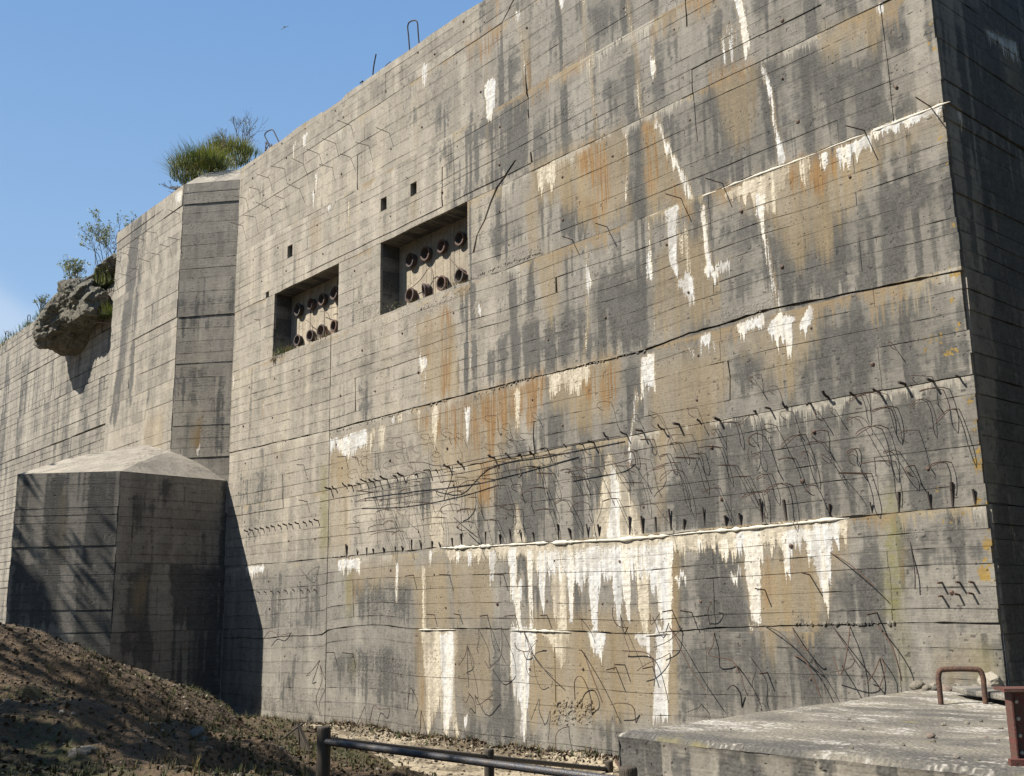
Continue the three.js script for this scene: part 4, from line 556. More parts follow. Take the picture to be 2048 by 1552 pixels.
// bent bars low on the wall, traced where they show; last number: how far each point stands out
const LOW = [
  [[956, 1255, 0], [958, 1280, 0.12], [954, 1300, 0.16], [958, 1305, 0.16]], [[980, 1250, 0], [986, 1290, 0.1], [992, 1305, 0.12]], [[1002, 1252, 0], [1004, 1290, 0.14], [1000, 1315, 0.2], [985, 1330, 0.2], [978, 1336, 0.18], [970, 1322, 0.1]], [[935, 1294, 0], [935, 1340, 0.1], [937, 1375, 0.12], [932, 1372, 0.13]],
  [[918, 1330, 0.1], [930, 1312, 0.12], [934, 1290, 0]], [[1068, 1283, 0.1], [1076, 1280, 0.12], [1060, 1300, 0.06], [1052, 1330, 0.12], [1060, 1352, 0.14], [1078, 1352, 0.12]], [[1060, 1300, 0], [1080, 1330, 0.1], [1105, 1352, 0.14]], [[1030, 1285, 0.1], [1032, 1296, 0.12], [1058, 1302, 0.06], [1046, 1258, 0]],
  [[1158, 1300, 0.1], [1165, 1302, 0], [1180, 1340, 0.12], [1205, 1405, 0.2]], [[1150, 1400, 0.05], [1150, 1360, 0.12], [1162, 1352, 0.14], [1180, 1390, 0.1], [1184, 1430, 0]], [[1220, 1410, 0.15], [1240, 1406, 0.16], [1265, 1412, 0.08], [1272, 1446, 0]], [[1240, 1225, 0], [1245, 1260, 0.08], [1260, 1305, 0.14]],
  [[1155, 1230, 0], [1162, 1240, 0.1], [1165, 1258, 0.14]], [[1225, 1215, 0.1], [1226, 1235, 0.12], [1236, 1252, 0.08], [1258, 1255, 0]], [[1300, 1228, 0.04], [1302, 1250, 0.12], [1320, 1226, 0.1]], [[1245, 1301, 0.06], [1300, 1310, 0.05], [1310, 1350, 0.1], [1308, 1372, 0.14]],
  [[1338, 1252, 0], [1350, 1275, 0.1], [1380, 1335, 0.18], [1410, 1380, 0.2]], [[1308, 1295, 0.12], [1340, 1280, 0.1], [1366, 1254, 0]], [[1274, 1342, 0.1], [1290, 1330, 0.12], [1330, 1312, 0.05], [1340, 1306, 0]], [[1428, 1265, 0], [1426, 1290, 0.06], [1416, 1308, 0.12], [1440, 1315, 0.1], [1465, 1322, 0.06], [1478, 1345, 0.12]], [[1420, 1250, 0], [1416, 1220, 0.12], [1424, 1202, 0.12], [1418, 1205, 0.1]],
  [[1500, 1312, 0], [1512, 1340, 0.1], [1504, 1370, 0.14], [1520, 1400, 0.1]], [[1460, 1315, 0], [1480, 1345, 0.1], [1490, 1380, 0.16], [1496, 1392, 0.12]], [[1454, 1380, 0.15], [1465, 1370, 0.12], [1480, 1385, 0.05], [1484, 1415, 0]], [[1585, 1255, 0], [1592, 1275, 0.1], [1612, 1300, 0.16], [1618, 1298, 0.16]],
  [[1530, 1252, 0], [1560, 1265, 0.12], [1590, 1295, 0.18], [1608, 1308, 0.2]], [[1590, 1312, 0], [1610, 1320, 0.1], [1640, 1390, 0.18], [1642, 1395, 0.18]], [[1625, 1315, 0], [1645, 1360, 0.12], [1652, 1388, 0.16]], [[1700, 1252, 0], [1696, 1290, 0.14], [1686, 1340, 0.22], [1680, 1350, 0.22], [1672, 1330, 0.15], [1666, 1312, 0.08]],
  [[1665, 1252, 0], [1690, 1290, 0.12], [1710, 1320, 0.2], [1720, 1335, 0.22]], [[1755, 1250, 0], [1780, 1285, 0.1], [1792, 1315, 0.14], [1804, 1362, 0.1]], [[1762, 1315, 0], [1770, 1340, 0.1], [1758, 1378, 0.14]], [[1760, 1316, 0], [1748, 1345, 0.1], [1734, 1366, 0.14]],
  [[1395, 1400, 0], [1402, 1412, 0.1], [1372, 1425, 0.12]], [[1660, 1345, 0.1], [1700, 1335, 0.2], [1710, 1320, 0.22], [1700, 1318, 0.2]], [[1090, 1450, 0], [1078, 1420, 0.1], [1080, 1395, 0.12], [1062, 1440, 0.2]], [[1112, 1505, 0.3], [1112, 1470, 0.2], [1122, 1458, 0.1], [1138, 1453, 0]],
  [[815, 1420, 0.1], [818, 1385, 0.12], [822, 1375, 0]], [[740, 1440, 0.1], [748, 1410, 0.1], [758, 1418, 0.12], [780, 1417, 0]], [[730, 1412, 0], [720, 1435, 0.1], [712, 1452, 0.16]], [[842, 1420, 0], [840, 1460, 0.1], [836, 1478, 0.12], [826, 1478, 0.12]], [[925, 1398, 0.1], [932, 1405, 0.12], [938, 1390, 0.06], [936, 1385, 0]], [[950, 1390, 0], [955, 1410, 0.12], [985, 1390, 0.1]],
  [[1660, 1105, 0], [1690, 1122, 0.08], [1725, 1150, 0.12], [1748, 1172, 0.14]], [[1820, 1080, 0], [1830, 1150, 0.04], [1830, 1178, 0.05]], [[640, 1430, 0.02], [632, 1400, 0.05], [644, 1360, 0.06], [640, 1330, 0]], [[620, 1350, 0.1], [612, 1352, 0.1], [625, 1340, 0.05], [640, 1320, 0]], [[585, 1265, 0], [560, 1270, 0.08], [540, 1262, 0.12], [528, 1276, 0.12]], [[598, 1135, 0], [615, 1150, 0.12], [622, 1140, 0.1], [640, 1132, 0]],
];
for (const l of LOW) part('bent_rebar', tube(l.map(([x, y, z]) => onZ(x, y, z)), rnd(0.004, 0.007), 5), rb() < 0.5 ? rust : rustDark, bunker);
// looped bars on the roof edge, against the sky
const roofRod = (list, r = 0.014) => part('roof_rebar', tube(list, r, 5, null, true), rustDark, bunker);
function roofLoop(pxl, pxr, pyb, pyt, z) { const a = onZ(pxl, pyb[0], z), b = onZ(pxr, pyb[1], z), c = onZ(pxl + pyt[2], pyt[0], z), d = onZ(pxr + pyt[2], pyt[1], z), m = 0.05; roofRod([a, a.clone().lerp(c, 0.5), c.clone().lerp(a, 0.1), c.clone().lerp(d, 0.15), c.clone().lerp(d, 0.85), d.clone().lerp(b, 0.1), d.clone().lerp(b, 0.5), b]); }
roofLoop(819, 838, [100, 88], [46, 40, -4], -0.3); roofLoop(541, 558, [296, 284], [268, 258, -13], -0.3); roofLoop(101, 106, [625, 620], [598, 597, 0.5], -0.2); roofLoop(55, 60, [660, 655], [631, 630, 0.5], -0.2); roofLoop(11, 16, [692, 688], [664, 662, 0.5], -0.2);
roofRod([onZ(745, 160, -0.3), onZ(747, 135, -0.3), onZ(752, 108, -0.3)]); roofRod([onZ(762, 148, -0.3), onZ(770, 133, -0.3), onZ(781, 123, -0.3)], 0.007); roofRod([onZ(722, 172, -0.2), onZ(726, 162, -0.2), onZ(720, 166, -0.1)], 0.012);

// ================================================================== low angular block against the foot of the tower
const block = thing('concrete_block', 'low angular concrete block with a sloping lit cap at the foot of the tower', 'block');
const BY = 4.68, P0 = [-20.9, -0.02], P1 = [-20.55, 2.43], P2 = [-22.06, 3.9], P3 = [-24.6, 3.1], P4 = [-25.9, 0.8];
const faceOf = (A, B) => ({ o: V3(A[0], 0, A[1]), theta: Math.atan2(-(B[1] - A[1]), B[0] - A[0]), width: Math.hypot(B[0] - A[0], B[1] - A[1]) });
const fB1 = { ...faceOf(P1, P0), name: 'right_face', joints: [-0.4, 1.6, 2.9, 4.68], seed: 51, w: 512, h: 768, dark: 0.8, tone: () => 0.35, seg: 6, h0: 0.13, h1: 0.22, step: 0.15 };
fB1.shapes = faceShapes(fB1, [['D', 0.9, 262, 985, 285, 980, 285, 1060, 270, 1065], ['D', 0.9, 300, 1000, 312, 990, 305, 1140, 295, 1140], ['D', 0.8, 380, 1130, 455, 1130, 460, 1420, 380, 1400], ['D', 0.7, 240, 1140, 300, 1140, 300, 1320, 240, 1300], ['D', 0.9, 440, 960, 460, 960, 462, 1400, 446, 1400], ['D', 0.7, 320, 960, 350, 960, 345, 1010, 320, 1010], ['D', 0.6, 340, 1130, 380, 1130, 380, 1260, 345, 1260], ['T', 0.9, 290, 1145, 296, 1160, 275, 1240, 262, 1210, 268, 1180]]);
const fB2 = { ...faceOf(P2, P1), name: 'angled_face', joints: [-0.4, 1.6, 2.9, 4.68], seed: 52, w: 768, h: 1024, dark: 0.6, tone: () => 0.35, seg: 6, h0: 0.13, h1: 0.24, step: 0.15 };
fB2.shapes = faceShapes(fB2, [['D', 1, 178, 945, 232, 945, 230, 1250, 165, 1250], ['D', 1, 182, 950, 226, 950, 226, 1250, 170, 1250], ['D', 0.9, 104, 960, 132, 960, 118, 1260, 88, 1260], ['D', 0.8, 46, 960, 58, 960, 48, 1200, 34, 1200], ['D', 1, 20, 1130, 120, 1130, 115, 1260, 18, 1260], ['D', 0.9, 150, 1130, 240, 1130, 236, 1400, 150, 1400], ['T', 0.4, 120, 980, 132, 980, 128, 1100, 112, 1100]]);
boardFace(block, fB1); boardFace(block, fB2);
boardFace(block, { ...faceOf(P3, P2), name: 'rear_face', joints: [-0.4, 1.6, 2.9, 4.68], seed: 53, w: 256, h: 256, dark: 0.6, seg: 6, step: 0.4, individual: false });
boardFace(block, { ...faceOf(P4, P3), name: 'rear_face', joints: [-0.4, 1.6, 2.9, 4.68], seed: 54, w: 256, h: 256, dark: 0.6, seg: 6, step: 0.4, individual: false });
{
  const A1 = V3(-21.84, 5.26, 0.85), A2 = V3(-23.15, 5.66, 0.85), A3 = V3(-25.9, 5.1, 0.82), y = BY - 0.01, o = (p) => V3(p[0], y, p[1]);
  const tri = [[o(P0), A1, o(P1)], [o(P1), A1, A2], [o(P1), A2, o(P2)], [o(P2), A2, o(P3)], [o(P3), A2, A3], [o(P3), A3, o(P4)]], pos = [], r = rng(8);
  const split = (a, b, c, n) => { if (!n) { pos.push(a, b, c); return; } const ab = a.clone().lerp(b, 0.5), bc = b.clone().lerp(c, 0.5), ca = c.clone().lerp(a, 0.5); split(a, ab, ca, n - 1); split(ab, b, bc, n - 1); split(ca, bc, c, n - 1); split(ab, bc, ca, n - 1); };
  for (const [a, b, c] of tri) split(a, c, b, 4);
  const P = [], uv = []; for (const v of pos) { const k = (fbm(v.x * 2.2, v.z * 2.2) - 0.5) * 0.10 * sstep(BY, BY + 0.25, v.y) + 0.10 * Math.sin(clamp((v.y - BY) / 0.95) * Math.PI); P.push(v.x, v.y + k, v.z); uv.push(v.x / 4, v.z / 4); }
  const g = new THREE.BufferGeometry(); g.setAttribute('position', new THREE.Float32BufferAttribute(P, 3)); g.setAttribute('uv', new THREE.Float32BufferAttribute(uv, 2)); g.computeVertexNormals();
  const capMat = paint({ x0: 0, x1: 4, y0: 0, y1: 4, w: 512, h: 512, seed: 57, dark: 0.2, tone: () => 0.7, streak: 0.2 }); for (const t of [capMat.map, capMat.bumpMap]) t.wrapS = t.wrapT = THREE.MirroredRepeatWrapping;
  part('sloping_cap', g, capMat, block);
  const s = new THREE.Shape(); [P0, P1, P2, P3, P4].forEach(([x, z], i) => { const cx = -22.9, cz = 1.6, k = 0.985; const a = lerp(cx, x, k), b = lerp(cz, z, k); i ? s.lineTo(a, -b) : s.moveTo(a, -b); }); s.closePath();
  const cg = new THREE.ExtrudeGeometry(s, { depth: BY + 0.3, bevelEnabled: false }); cg.rotateX(-Math.PI / 2); cg.translate(0, -0.4, 0); part('block_core', planarUV(cg, 0.25), plain, block);
}

// ================================================================== broken slab of roof hanging over the far wall, and rubble behind it
const rubbleMat = paint({ x0: 0, x1: 4, y0: 0, y1: 4, w: 768, h: 768, seed: 61, dark: 0.9, tone: () => 0.25, streak: 0.2, masks: makeMasks(0, 4, 0, 4, 384, 384, [{ k: 'H', a: 0.8, p: [[0, 0], [4, 0], [4, 4], [0, 4]] }, { k: 'G', a: 0.25, p: [[0, 0], [4, 0], [4, 4], [0, 4]] }]), mw: 384, mh: 384 });
for (const t of [rubbleMat.map, rubbleMat.bumpMap]) t.wrapS = t.wrapT = THREE.MirroredRepeatWrapping;
rubbleMat.bumpScale = 0.08;
function boulder(cx, cy, cz, sx, sy, sz, seed, rough = 0.10, det = 16) {          // broken along random planes, then roughened
  const r = rng(seed * 1000 | 0), pl = []; for (let i = 0; i < 16; i++) pl.push([V3(r() - 0.5, r() - 0.5, r() - 0.5).normalize(), 0.62 + 0.4 * r()]);
  for (const a of [V3(1, 0.1, 0), V3(-1, 0.1, 0.1), V3(0, 1, 0), V3(0, -1, 0.2), V3(0, 0, 1), V3(0, 0, -1)]) pl.push([a.normalize(), 0.95]);
  let g = new THREE.IcosahedronGeometry(1, det); const p = g.attributes.position, d = V3(0, 0, 0);
  for (let i = 0; i < p.count; i++) { d.set(p.getX(i), p.getY(i), p.getZ(i)).normalize(); let k = 2; for (const [n, h] of pl) { const c = n.dot(d); if (c > 0.05) k = Math.min(k, h / c); } const a = fbm(d.x * 2.6 + seed, d.y * 2.6 + d.z * 3.1) - 0.5, b = fbm(d.x * 9 + seed, d.y * 9 + d.z * 7.7) - 0.5, c = Math.abs(vn(d.x * 5 + seed * 2, d.y * 5 - d.z * 4) - 0.5); k *= 1 + a * rough * 3 + b * rough * 1.6 - c * rough * 0.9; p.setXYZ(i, cx + d.x * k * sx, cy + d.y * k * sy, cz + d.z * k * sz); }
  return planarUV(g, 0.5);
}
const slab = thing('broken_slab', 'jagged broken roof slab overhanging the far wall beyond the tower', 'rubble');
part('main_chunk', boulder(-31.1, 10.3, 0.5, 1.65, 0.86, 1.0, 4.7, 0.12), rubbleMat, slab);
part('corner_chunk', boulder(-29.7, 10.65, 0.4, 1.25, 0.78, 0.85, 6.3, 0.13), rubbleMat, slab);
part('upper_rubble', boulder(-28.7, 11.45, -0.5, 2.6, 0.62, 1.0, 9.2, 0.16), rubbleMat, slab);

// ================================================================== concrete platform in the foreground
const plat = thing('concrete_platform', 'weathered concrete platform with black lichened edge and chalky worn top, in front of the wall', 'platform');
const PX0 = -5.42, PX1 = 3.5, PZ0 = 0.03, PZ1 = 4.62, PY = 1.1;
{
  const nx = 340, nz = 150, pos = [], uv = [], idx = [], hgt = (x, z) => PY + (fbm(x * 1.1, z * 1.1) - 0.5) * 0.03 + (fbm(x * 4, z * 4) - 0.5) * 0.010;
  const rag = (t, k) => (fbm(t * 1.5 + k, k) - 0.5) * 0.09 + (fbm(t * 5 + k, k * 3) - 0.5) * 0.025;
  for (let j = 0; j <= nz; j++) for (let i = 0; i <= nx; i++) {
    const u = i / nx, v = 1 - (1 - j / nz) ** 1.7, z = lerp(PZ0, PZ1, v) , x0 = PX0 + 0.24 * v + rag(z, 1), x = lerp(x0, PX1, u * u * 0.35 + u * 0.65), zz = lerp(PZ0, PZ1 + rag(x, 5), v);
    const e = Math.min(1, (x - x0) / 0.05, (PZ1 + rag(x, 5) - zz) / 0.05); pos.push(x, hgt(x, zz) - (1 - clamp(e)) ** 2 * 0.035, zz); uv.push((x - PX0) / 9, zz / 5);
    if (i && j) { const a = j * (nx + 1) + i; idx.push(a - nx - 2, a - 1, a, a - nx - 2, a, a - nx - 1); }
  }
  const topG = geoOf(pos, uv, idx);
  const W = 1536, H = 1024, col = new Uint8Array(W * H * 4), bm = new Uint8Array(W * H);
  for (let j = 0; j < H; j++) for (let i = 0; i < W; i++) {
    const x = i / W * 9, z = j / H * 5, st = vn(x * 2.6, z * 6 + 3), s2 = vn(x * 9, z * 22), b = fbm(x * 1.1 + 9, z * 1.6), f = vn(x * 60, z * 60), h = h2(i * 3, j * 7);
    const chalk = sstep(0.55, 0.74, st * 0.30 + s2 * 0.26 + b * 0.44 + (f - 0.5) * 0.25) , blk = sstep(0.40, 0.66, fbm(x * 0.9 + 30, z * 1.3) * 0.7 + sstep(3.0, 4.8, z) * 0.22 + (1 - st) * 0.15 + (f - 0.5) * 0.25);
    let r = 0.20, g = 0.178, bl = 0.14; const m = 0.46 + 0.46 * f + 0.25 * vn(x * 130, z * 130) + (h - 0.5) * 0.45;
    r = lerp(r * m, 0.42 * m, chalk * 0.8); g = lerp(g * m, 0.395 * m, chalk * 0.8); bl = lerp(bl * m, 0.35 * m, chalk * 0.8);
    const k = blk * (1 - chalk * 0.75) * 0.85; r = lerp(r, 0.06 * m, k); g = lerp(g, 0.058 * m, k); bl = lerp(bl, 0.054 * m, k);
    const ms = sstep(0.66, 0.8, fbm(x * 2.1 + 50, z * 2.6 + 3)) * 0.6; r = lerp(r, 0.17, ms); g = lerp(g, 0.145, ms); bl = lerp(bl, 0.05, ms);
    const o = (j * W + i) * 4; col[o] = toByte(r); col[o + 1] = toByte(g); col[o + 2] = toByte(bl); col[o + 3] = 255; bm[j * W + i] = 255 * clamp(0.4 + (f - 0.5) * 0.4 + (s2 - 0.5) * 0.25 + (h - 0.5) * 0.1);
  }
  const map = new THREE.DataTexture(col, W, H); map.colorSpace = THREE.SRGBColorSpace; map.magFilter = THREE.LinearFilter; map.needsUpdate = true;
  const bump = new THREE.DataTexture(bm, W, H, THREE.RedFormat); bump.magFilter = THREE.LinearFilter; bump.needsUpdate = true;
  part('worn_top', topG, new THREE.MeshStandardMaterial({ map, bumpMap: bump, bumpScale: 0.02, roughness: 0.95 }), plat);
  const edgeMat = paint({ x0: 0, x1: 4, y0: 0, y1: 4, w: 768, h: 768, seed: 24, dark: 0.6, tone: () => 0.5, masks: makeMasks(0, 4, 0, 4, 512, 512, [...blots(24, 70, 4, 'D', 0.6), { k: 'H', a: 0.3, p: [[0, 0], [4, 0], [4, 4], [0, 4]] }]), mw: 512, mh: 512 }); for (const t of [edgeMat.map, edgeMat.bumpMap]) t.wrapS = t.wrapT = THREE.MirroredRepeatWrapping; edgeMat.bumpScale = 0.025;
  // sides hang from the same ragged edge
  const side = (pt, n, len) => { const p = [], q = [], ix = [], m = 26; for (let i = 0; i <= n; i++) for (let k = 0; k <= m; k++) { const [x, z, nxx, nzz] = pt(i / n), y = lerp(hgt(x, z) - 0.035, -0.3, k / m), s = (fbm(i * 0.06 + 3, k * 0.12) - 0.5) * 0.03 + (fbm(i * 0.4, k * 0.5) - 0.5) * 0.012 * (k ? 1 : 0) + (k ? -0.012 : 0); p.push(x + nxx * s, y, z + nzz * s); q.push(i / n * len / 4, y / 4); if (i && k) { const a = i * (m + 1) + k; ix.push(a - m - 2, a - m - 1, a, a - m - 2, a, a - 1); } } return geoOf(p, q, ix); };
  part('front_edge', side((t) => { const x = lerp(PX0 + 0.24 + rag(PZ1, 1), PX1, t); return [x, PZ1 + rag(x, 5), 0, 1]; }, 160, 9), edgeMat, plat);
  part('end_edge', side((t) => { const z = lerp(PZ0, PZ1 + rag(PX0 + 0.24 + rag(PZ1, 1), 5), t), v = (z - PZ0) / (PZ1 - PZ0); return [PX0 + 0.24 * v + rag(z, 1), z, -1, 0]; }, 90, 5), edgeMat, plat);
}
// loose stones, debris on the platform
const pr = rng(17);
const stoneMat = [[0.18, 0.16, 0.125], [0.22, 0.17, 0.135], [0.12, 0.11, 0.09], [0.23, 0.205, 0.165]].map((c) => new THREE.MeshStandardMaterial({ color: new THREE.Color().setRGB(...c), roughness: 0.95, bumpMap: plain.bumpMap, bumpScale: 0.03 }));
const stoneGeo = [1, 2, 3, 4].map((s) => { let g = new THREE.IcosahedronGeometry(1, 2); const p = g.attributes.position; for (let i = 0; i < p.count; i++) { const x = p.getX(i), y = p.getY(i), z = p.getZ(i), k = 0.75 + 0.6 * fbm(x * 1.3 + s * 7, y * 1.3 + z * 1.7 + s); p.setXYZ(i, x * k, y * k * 0.65, z * k); } return planarUV(g, 0.4); });
function stone(p, s, label, group) { const m = solo('stone', stoneGeo[(pr() * 4) | 0], stoneMat[(pr() * 4) | 0], label, 'stone', group); m.position.copy(p); m.position.y += s * 0.3; m.scale.setScalar(s); m.rotation.set(pr() * 0.4, pr() * 6, pr() * 0.4); return m; }
stone(onY(1835, 1375, PY), 0.07, 'pinkish stone lying where the platform meets the wall', null);
for (let i = 0; i < 40; i++) { const t = pr(), p = V3(lerp(-5.25, -4.3, t), PY + pr() * 0.02, 0.06 + pr() * pr() * 0.5); stone(p, 0.015 + pr() * 0.03, 'chip of rubble strewn on the platform along the foot of the wall', 'rubble chips along the wall'); }
for (let i = 0; i < 46; i++) { const p = onY(lerp(1860, 2020, pr()), lerp(1366, 1384, pr()), PY); if (p.z > 0.1 && p.z < 2) stone(p, 0.02 + pr() * 0.04, 'lump of broken concrete heaped by the corner of the wall', 'rubble heap by the wall corner'); }
{ const m = solo('concrete_lump', boulder(0, 0, 0, 0.13, 0.10, 0.10, 2.2, 0.08, 6), stoneMat[3], 'squarish pale concrete lump resting against the wall corner', 'rubble'); m.position.copy(V3(-4.75, PY + 0.09, 0.2)); }
for (let i = 0; i < 26; i++) { const p = onY(lerp(1330, 2040, pr()), lerp(1432, 1530, pr()), PY); if (p.x > -5.1 && p.z < 4.5) stone(p, 0.006 + pr() * 0.012, 'small dark pebble scattered on the worn platform top', 'pebbles on the platform'); }
{ const p = onY(1862, 1474, PY); stone(p, 0.025, 'dark round stone alone on the middle of the platform', null); }
function uvScale(g, a, b) { const u = g.attributes.uv; for (let i = 0; i < u.count; i++) u.setXY(i, u.getX(i) * a, u.getY(i) * b); return g; }
// bent steel bar set in the platform like a hoop
function flaky(base, under, seed, rough) { const w = 256, c = new Uint8Array(w * w * 4), h = new Uint8Array(w * w); for (let j = 0; j < w; j++) for (let i = 0; i < w; i++) { const x = i / 16, y = j / 16, f = fbm(x * 0.7 + seed, y * 0.7), q = vn(x * 3.1, y * 3.1 + seed), k = sstep(0.48, 0.6, f + (q - 0.5) * 0.25), m = 0.7 + 0.5 * q + 0.2 * (h2(i, j) - 0.5), o = (j * w + i) * 4; for (let z = 0; z < 3; z++) c[o + z] = toByte(lerp(base[z], under[z], k) * m); c[o + 3] = 255; h[j * w + i] = 255 * clamp(0.5 - k * 0.2 + (q - 0.5) * 0.4); } const map = new THREE.DataTexture(c, w, w); map.colorSpace = THREE.SRGBColorSpace; const bump = new THREE.DataTexture(h, w, w, THREE.RedFormat); for (const t of [map, bump]) { t.magFilter = THREE.LinearFilter; t.wrapS = t.wrapT = THREE.MirroredRepeatWrapping; t.needsUpdate = true; } return new THREE.MeshStandardMaterial({ map, bumpMap: bump, bumpScale: 0.004, roughness: rough, metalness: 0.05 }); }
const hoopMat = flaky([0.062, 0.036, 0.03], [0.11, 0.055, 0.03], 3, 0.85);
{
  const a = onY(1882, 1408, PY), h = onY(1884, 1344, 0), top = a.y + 67 / FOCAL * pixelOf(a)[2], b = onY(1964, 1336, top + 0.01), f = V3(b.x, PY - 0.05, b.z), c = V3(a.x, top, a.z), d = V3(b.x, top, b.z);
  const pts = [V3(a.x, PY - 0.05, a.z), V3(a.x, lerp(PY, top, 0.5), a.z), c.clone().lerp(V3(a.x, PY, a.z), 0.22), c.clone().lerp(d, 0.06).add(V3(0, -0.008, 0)), c.clone().lerp(d, 0.2), c.clone().lerp(d, 0.8), c.clone().lerp(d, 0.94).add(V3(0, -0.008, 0)), d.clone().lerp(V3(b.x, PY, b.z), 0.22), V3(b.x, lerp(PY, top, 0.5), b.z), f];
  solo('steel_hoop', uvScale(tube(pts, 0.022, 12, 60), 6, 1), hoopMat, 'rusty bent steel hoop standing on the platform by the wall corner', 'hoop');
}
// grey flat slab and the red steel channel at the edge of the view
{
  const c = onY(1975, 1392, PY + 0.04), s = new THREE.Shape(); [[-0.62, -0.03], [-0.3, -0.13], [0.5, -0.22], [1.0, -0.2], [1.0, 0.2], [0.3, 0.22], [-0.1, 0.15], [-0.45, 0.08]].forEach(([x, y], i) => i ? s.lineTo(x, y) : s.moveTo(x, y)); s.closePath();
  let g = new THREE.ExtrudeGeometry(s, { depth: 0.025, bevelEnabled: true, bevelSize: 0.012, bevelThickness: 0.012, bevelSegments: 2 }); g.rotateX(-Math.PI / 2);
  const m = solo('stone_slab', planarUV(g, 0.5), grimeAndShade, 'thin dark stone slab lying tilted on the platform behind the red steel', 'slab'); m.position.copy(c).add(V3(0.1, 0.02, 0)); m.rotation.set(0.06, -0.55, 0.05);
}
const red = flaky([0.10, 0.028, 0.022], [0.075, 0.04, 0.028], 8, 0.75);
const boltMat = new THREE.MeshStandardMaterial({ color: new THREE.Color().setRGB(0.38, 0.34, 0.28), roughness: 0.7 });
{
  const p = onY(2033, 1526, PY), H = 0.36, t = thing('red_steel_post', 'red-brown painted steel channel post with pale bolt heads on the platform', 'post', p); t.rotation.y = 0.75;
  const web = part('web', planarUV(box(0, 0.22, 0, H, -0.005, 0.005), 4), red, t);
  part('flange', planarUV(box(0.0, 0.22, 0, 0.014, -0.06, 0.06), 4), red, t); part('top_plate', planarUV(box(-0.05, 0.30, H, H + 0.016, -0.08, 0.09), 4), red, t); part('side_flange', planarUV(box(-0.008, 0, 0, H, -0.05, 0.05), 4), red, t);
  for (let i = 0; i < 4; i++) { const g = new THREE.SphereGeometry(0.011, 10, 6); g.scale(1, 1, 0.6); const b = part('bolt', g, boltMat, web); b.position.set(0.03, 0.05 + i * 0.085, 0.008); }
  part('base_foot', planarUV(box(-0.06, 0.25, -0.002, 0.03, 0.06, 0.10), 4), red, t);
}

// ================================================================== ground, path and the earth mound
function soilTexture(w, m, seed, fn) {
  const col = new Uint8Array(w * w * 4), bm = new Uint8Array(w * w);
  for (let j = 0; j < w; j++) for (let i = 0; i < w; i++) { const x = i / w * m, y = j / w * m, [r, g, b, h] = fn(x, y, h2(i * 3 + seed, j * 7)), o = (j * w + i) * 4; col[o] = toByte(r); col[o + 1] = toByte(g); col[o + 2] = toByte(b); col[o + 3] = 255; bm[j * w + i] = clamp(h) * 255; }
  const map = new THREE.DataTexture(col, w, w); map.colorSpace = THREE.SRGBColorSpace; const bump = new THREE.DataTexture(bm, w, w, THREE.RedFormat);
  for (const t of [map, bump]) { t.magFilter = THREE.LinearFilter; t.wrapS = t.wrapT = THREE.MirroredRepeatWrapping; t.needsUpdate = true; }
  return new THREE.MeshStandardMaterial({ map, bumpMap: bump, bumpScale: 0.04, roughness: 1 });
}
const pathMat = soilTexture(1024, 6, 3, (x, y, h) => { const a = fbm(x * 1.2, y * 1.2), f = vn(x * 30, y * 30), s = vn(x * 9, y * 9), k = sstep(0.42, 0.62, a + (f - 0.5) * 0.2), m = 0.75 + 0.35 * f + (h - 0.5) * 0.35; return [lerp(0.10, 0.27, k) * m, lerp(0.078, 0.225, k) * m, lerp(0.048, 0.155, k) * m, 0.3 + f * 0.3 + s * 0.2 + h * 0.1]; });
const soilMat = soilTexture(1024, 5, 9, (x, y, h) => { const a = fbm(x * 1.1, y * 1.1), f = vn(x * 26, y * 26), s = vn(x * 70, y * 70), moss = sstep(0.5, 0.68, fbm(x * 0.8 + 20, y * 0.8) + (f - 0.5) * 0.25), m = 0.6 + 0.5 * f + 0.25 * s + (h - 0.5) * 0.5; const r = lerp(0.070, 0.042, moss), g = lerp(0.044, 0.038, moss), b = lerp(0.021, 0.011, moss), p = h > 0.985 ? 2.4 : 1; return [r * m * p * (0.7 + 0.6 * a), g * m * p * (0.7 + 0.6 * a), b * m * p * (0.7 + 0.6 * a), 0.2 + f * 0.4 + s * 0.25 + (p > 1 ? 0.2 : 0)]; });
const spread = (lo, a, b, hi, fine, coarse) => { const v = []; for (let x = lo; x < a; x += coarse * (1 + Math.max(0, (a - x) / 12))) v.push(x); for (let x = a; x < b; x += fine) v.push(x); for (let x = b; x < hi; x += coarse * (1 + Math.max(0, (x - b) / 12))) v.push(x); v.push(hi); return v; };
function terrain(xs, zs, fn, s) { const pos = [], uv = [], idx = [], n = xs.length; zs.forEach((z, j) => xs.forEach((x, i) => { pos.push(x, fn(x, z), z); uv.push(x * s, z * s); if (i && j) { const a = j * n + i; idx.push(a - n - 1, a - 1, a, a - n - 1, a, a - n); } })); return geoOf(pos, uv, idx); }
const groundY = (x, z) => 0.36 * sstep(3, 8.5, z) + (fbm(x * 0.7, z * 0.7) - 0.5) * 0.10 + (fbm(x * 3, z * 3) - 0.5) * 0.05 + 0.16 * sstep(0.5, 0.02, z) * sstep(-17.5, -16, x) * fbm(x * 2, 7) - 0.03;
structure('ground', terrain(spread(-400, -22, 3, 400, 0.12, 2), spread(-300, -0.5, 9, 400, 0.12, 2), groundY, 1 / 6), pathMat);
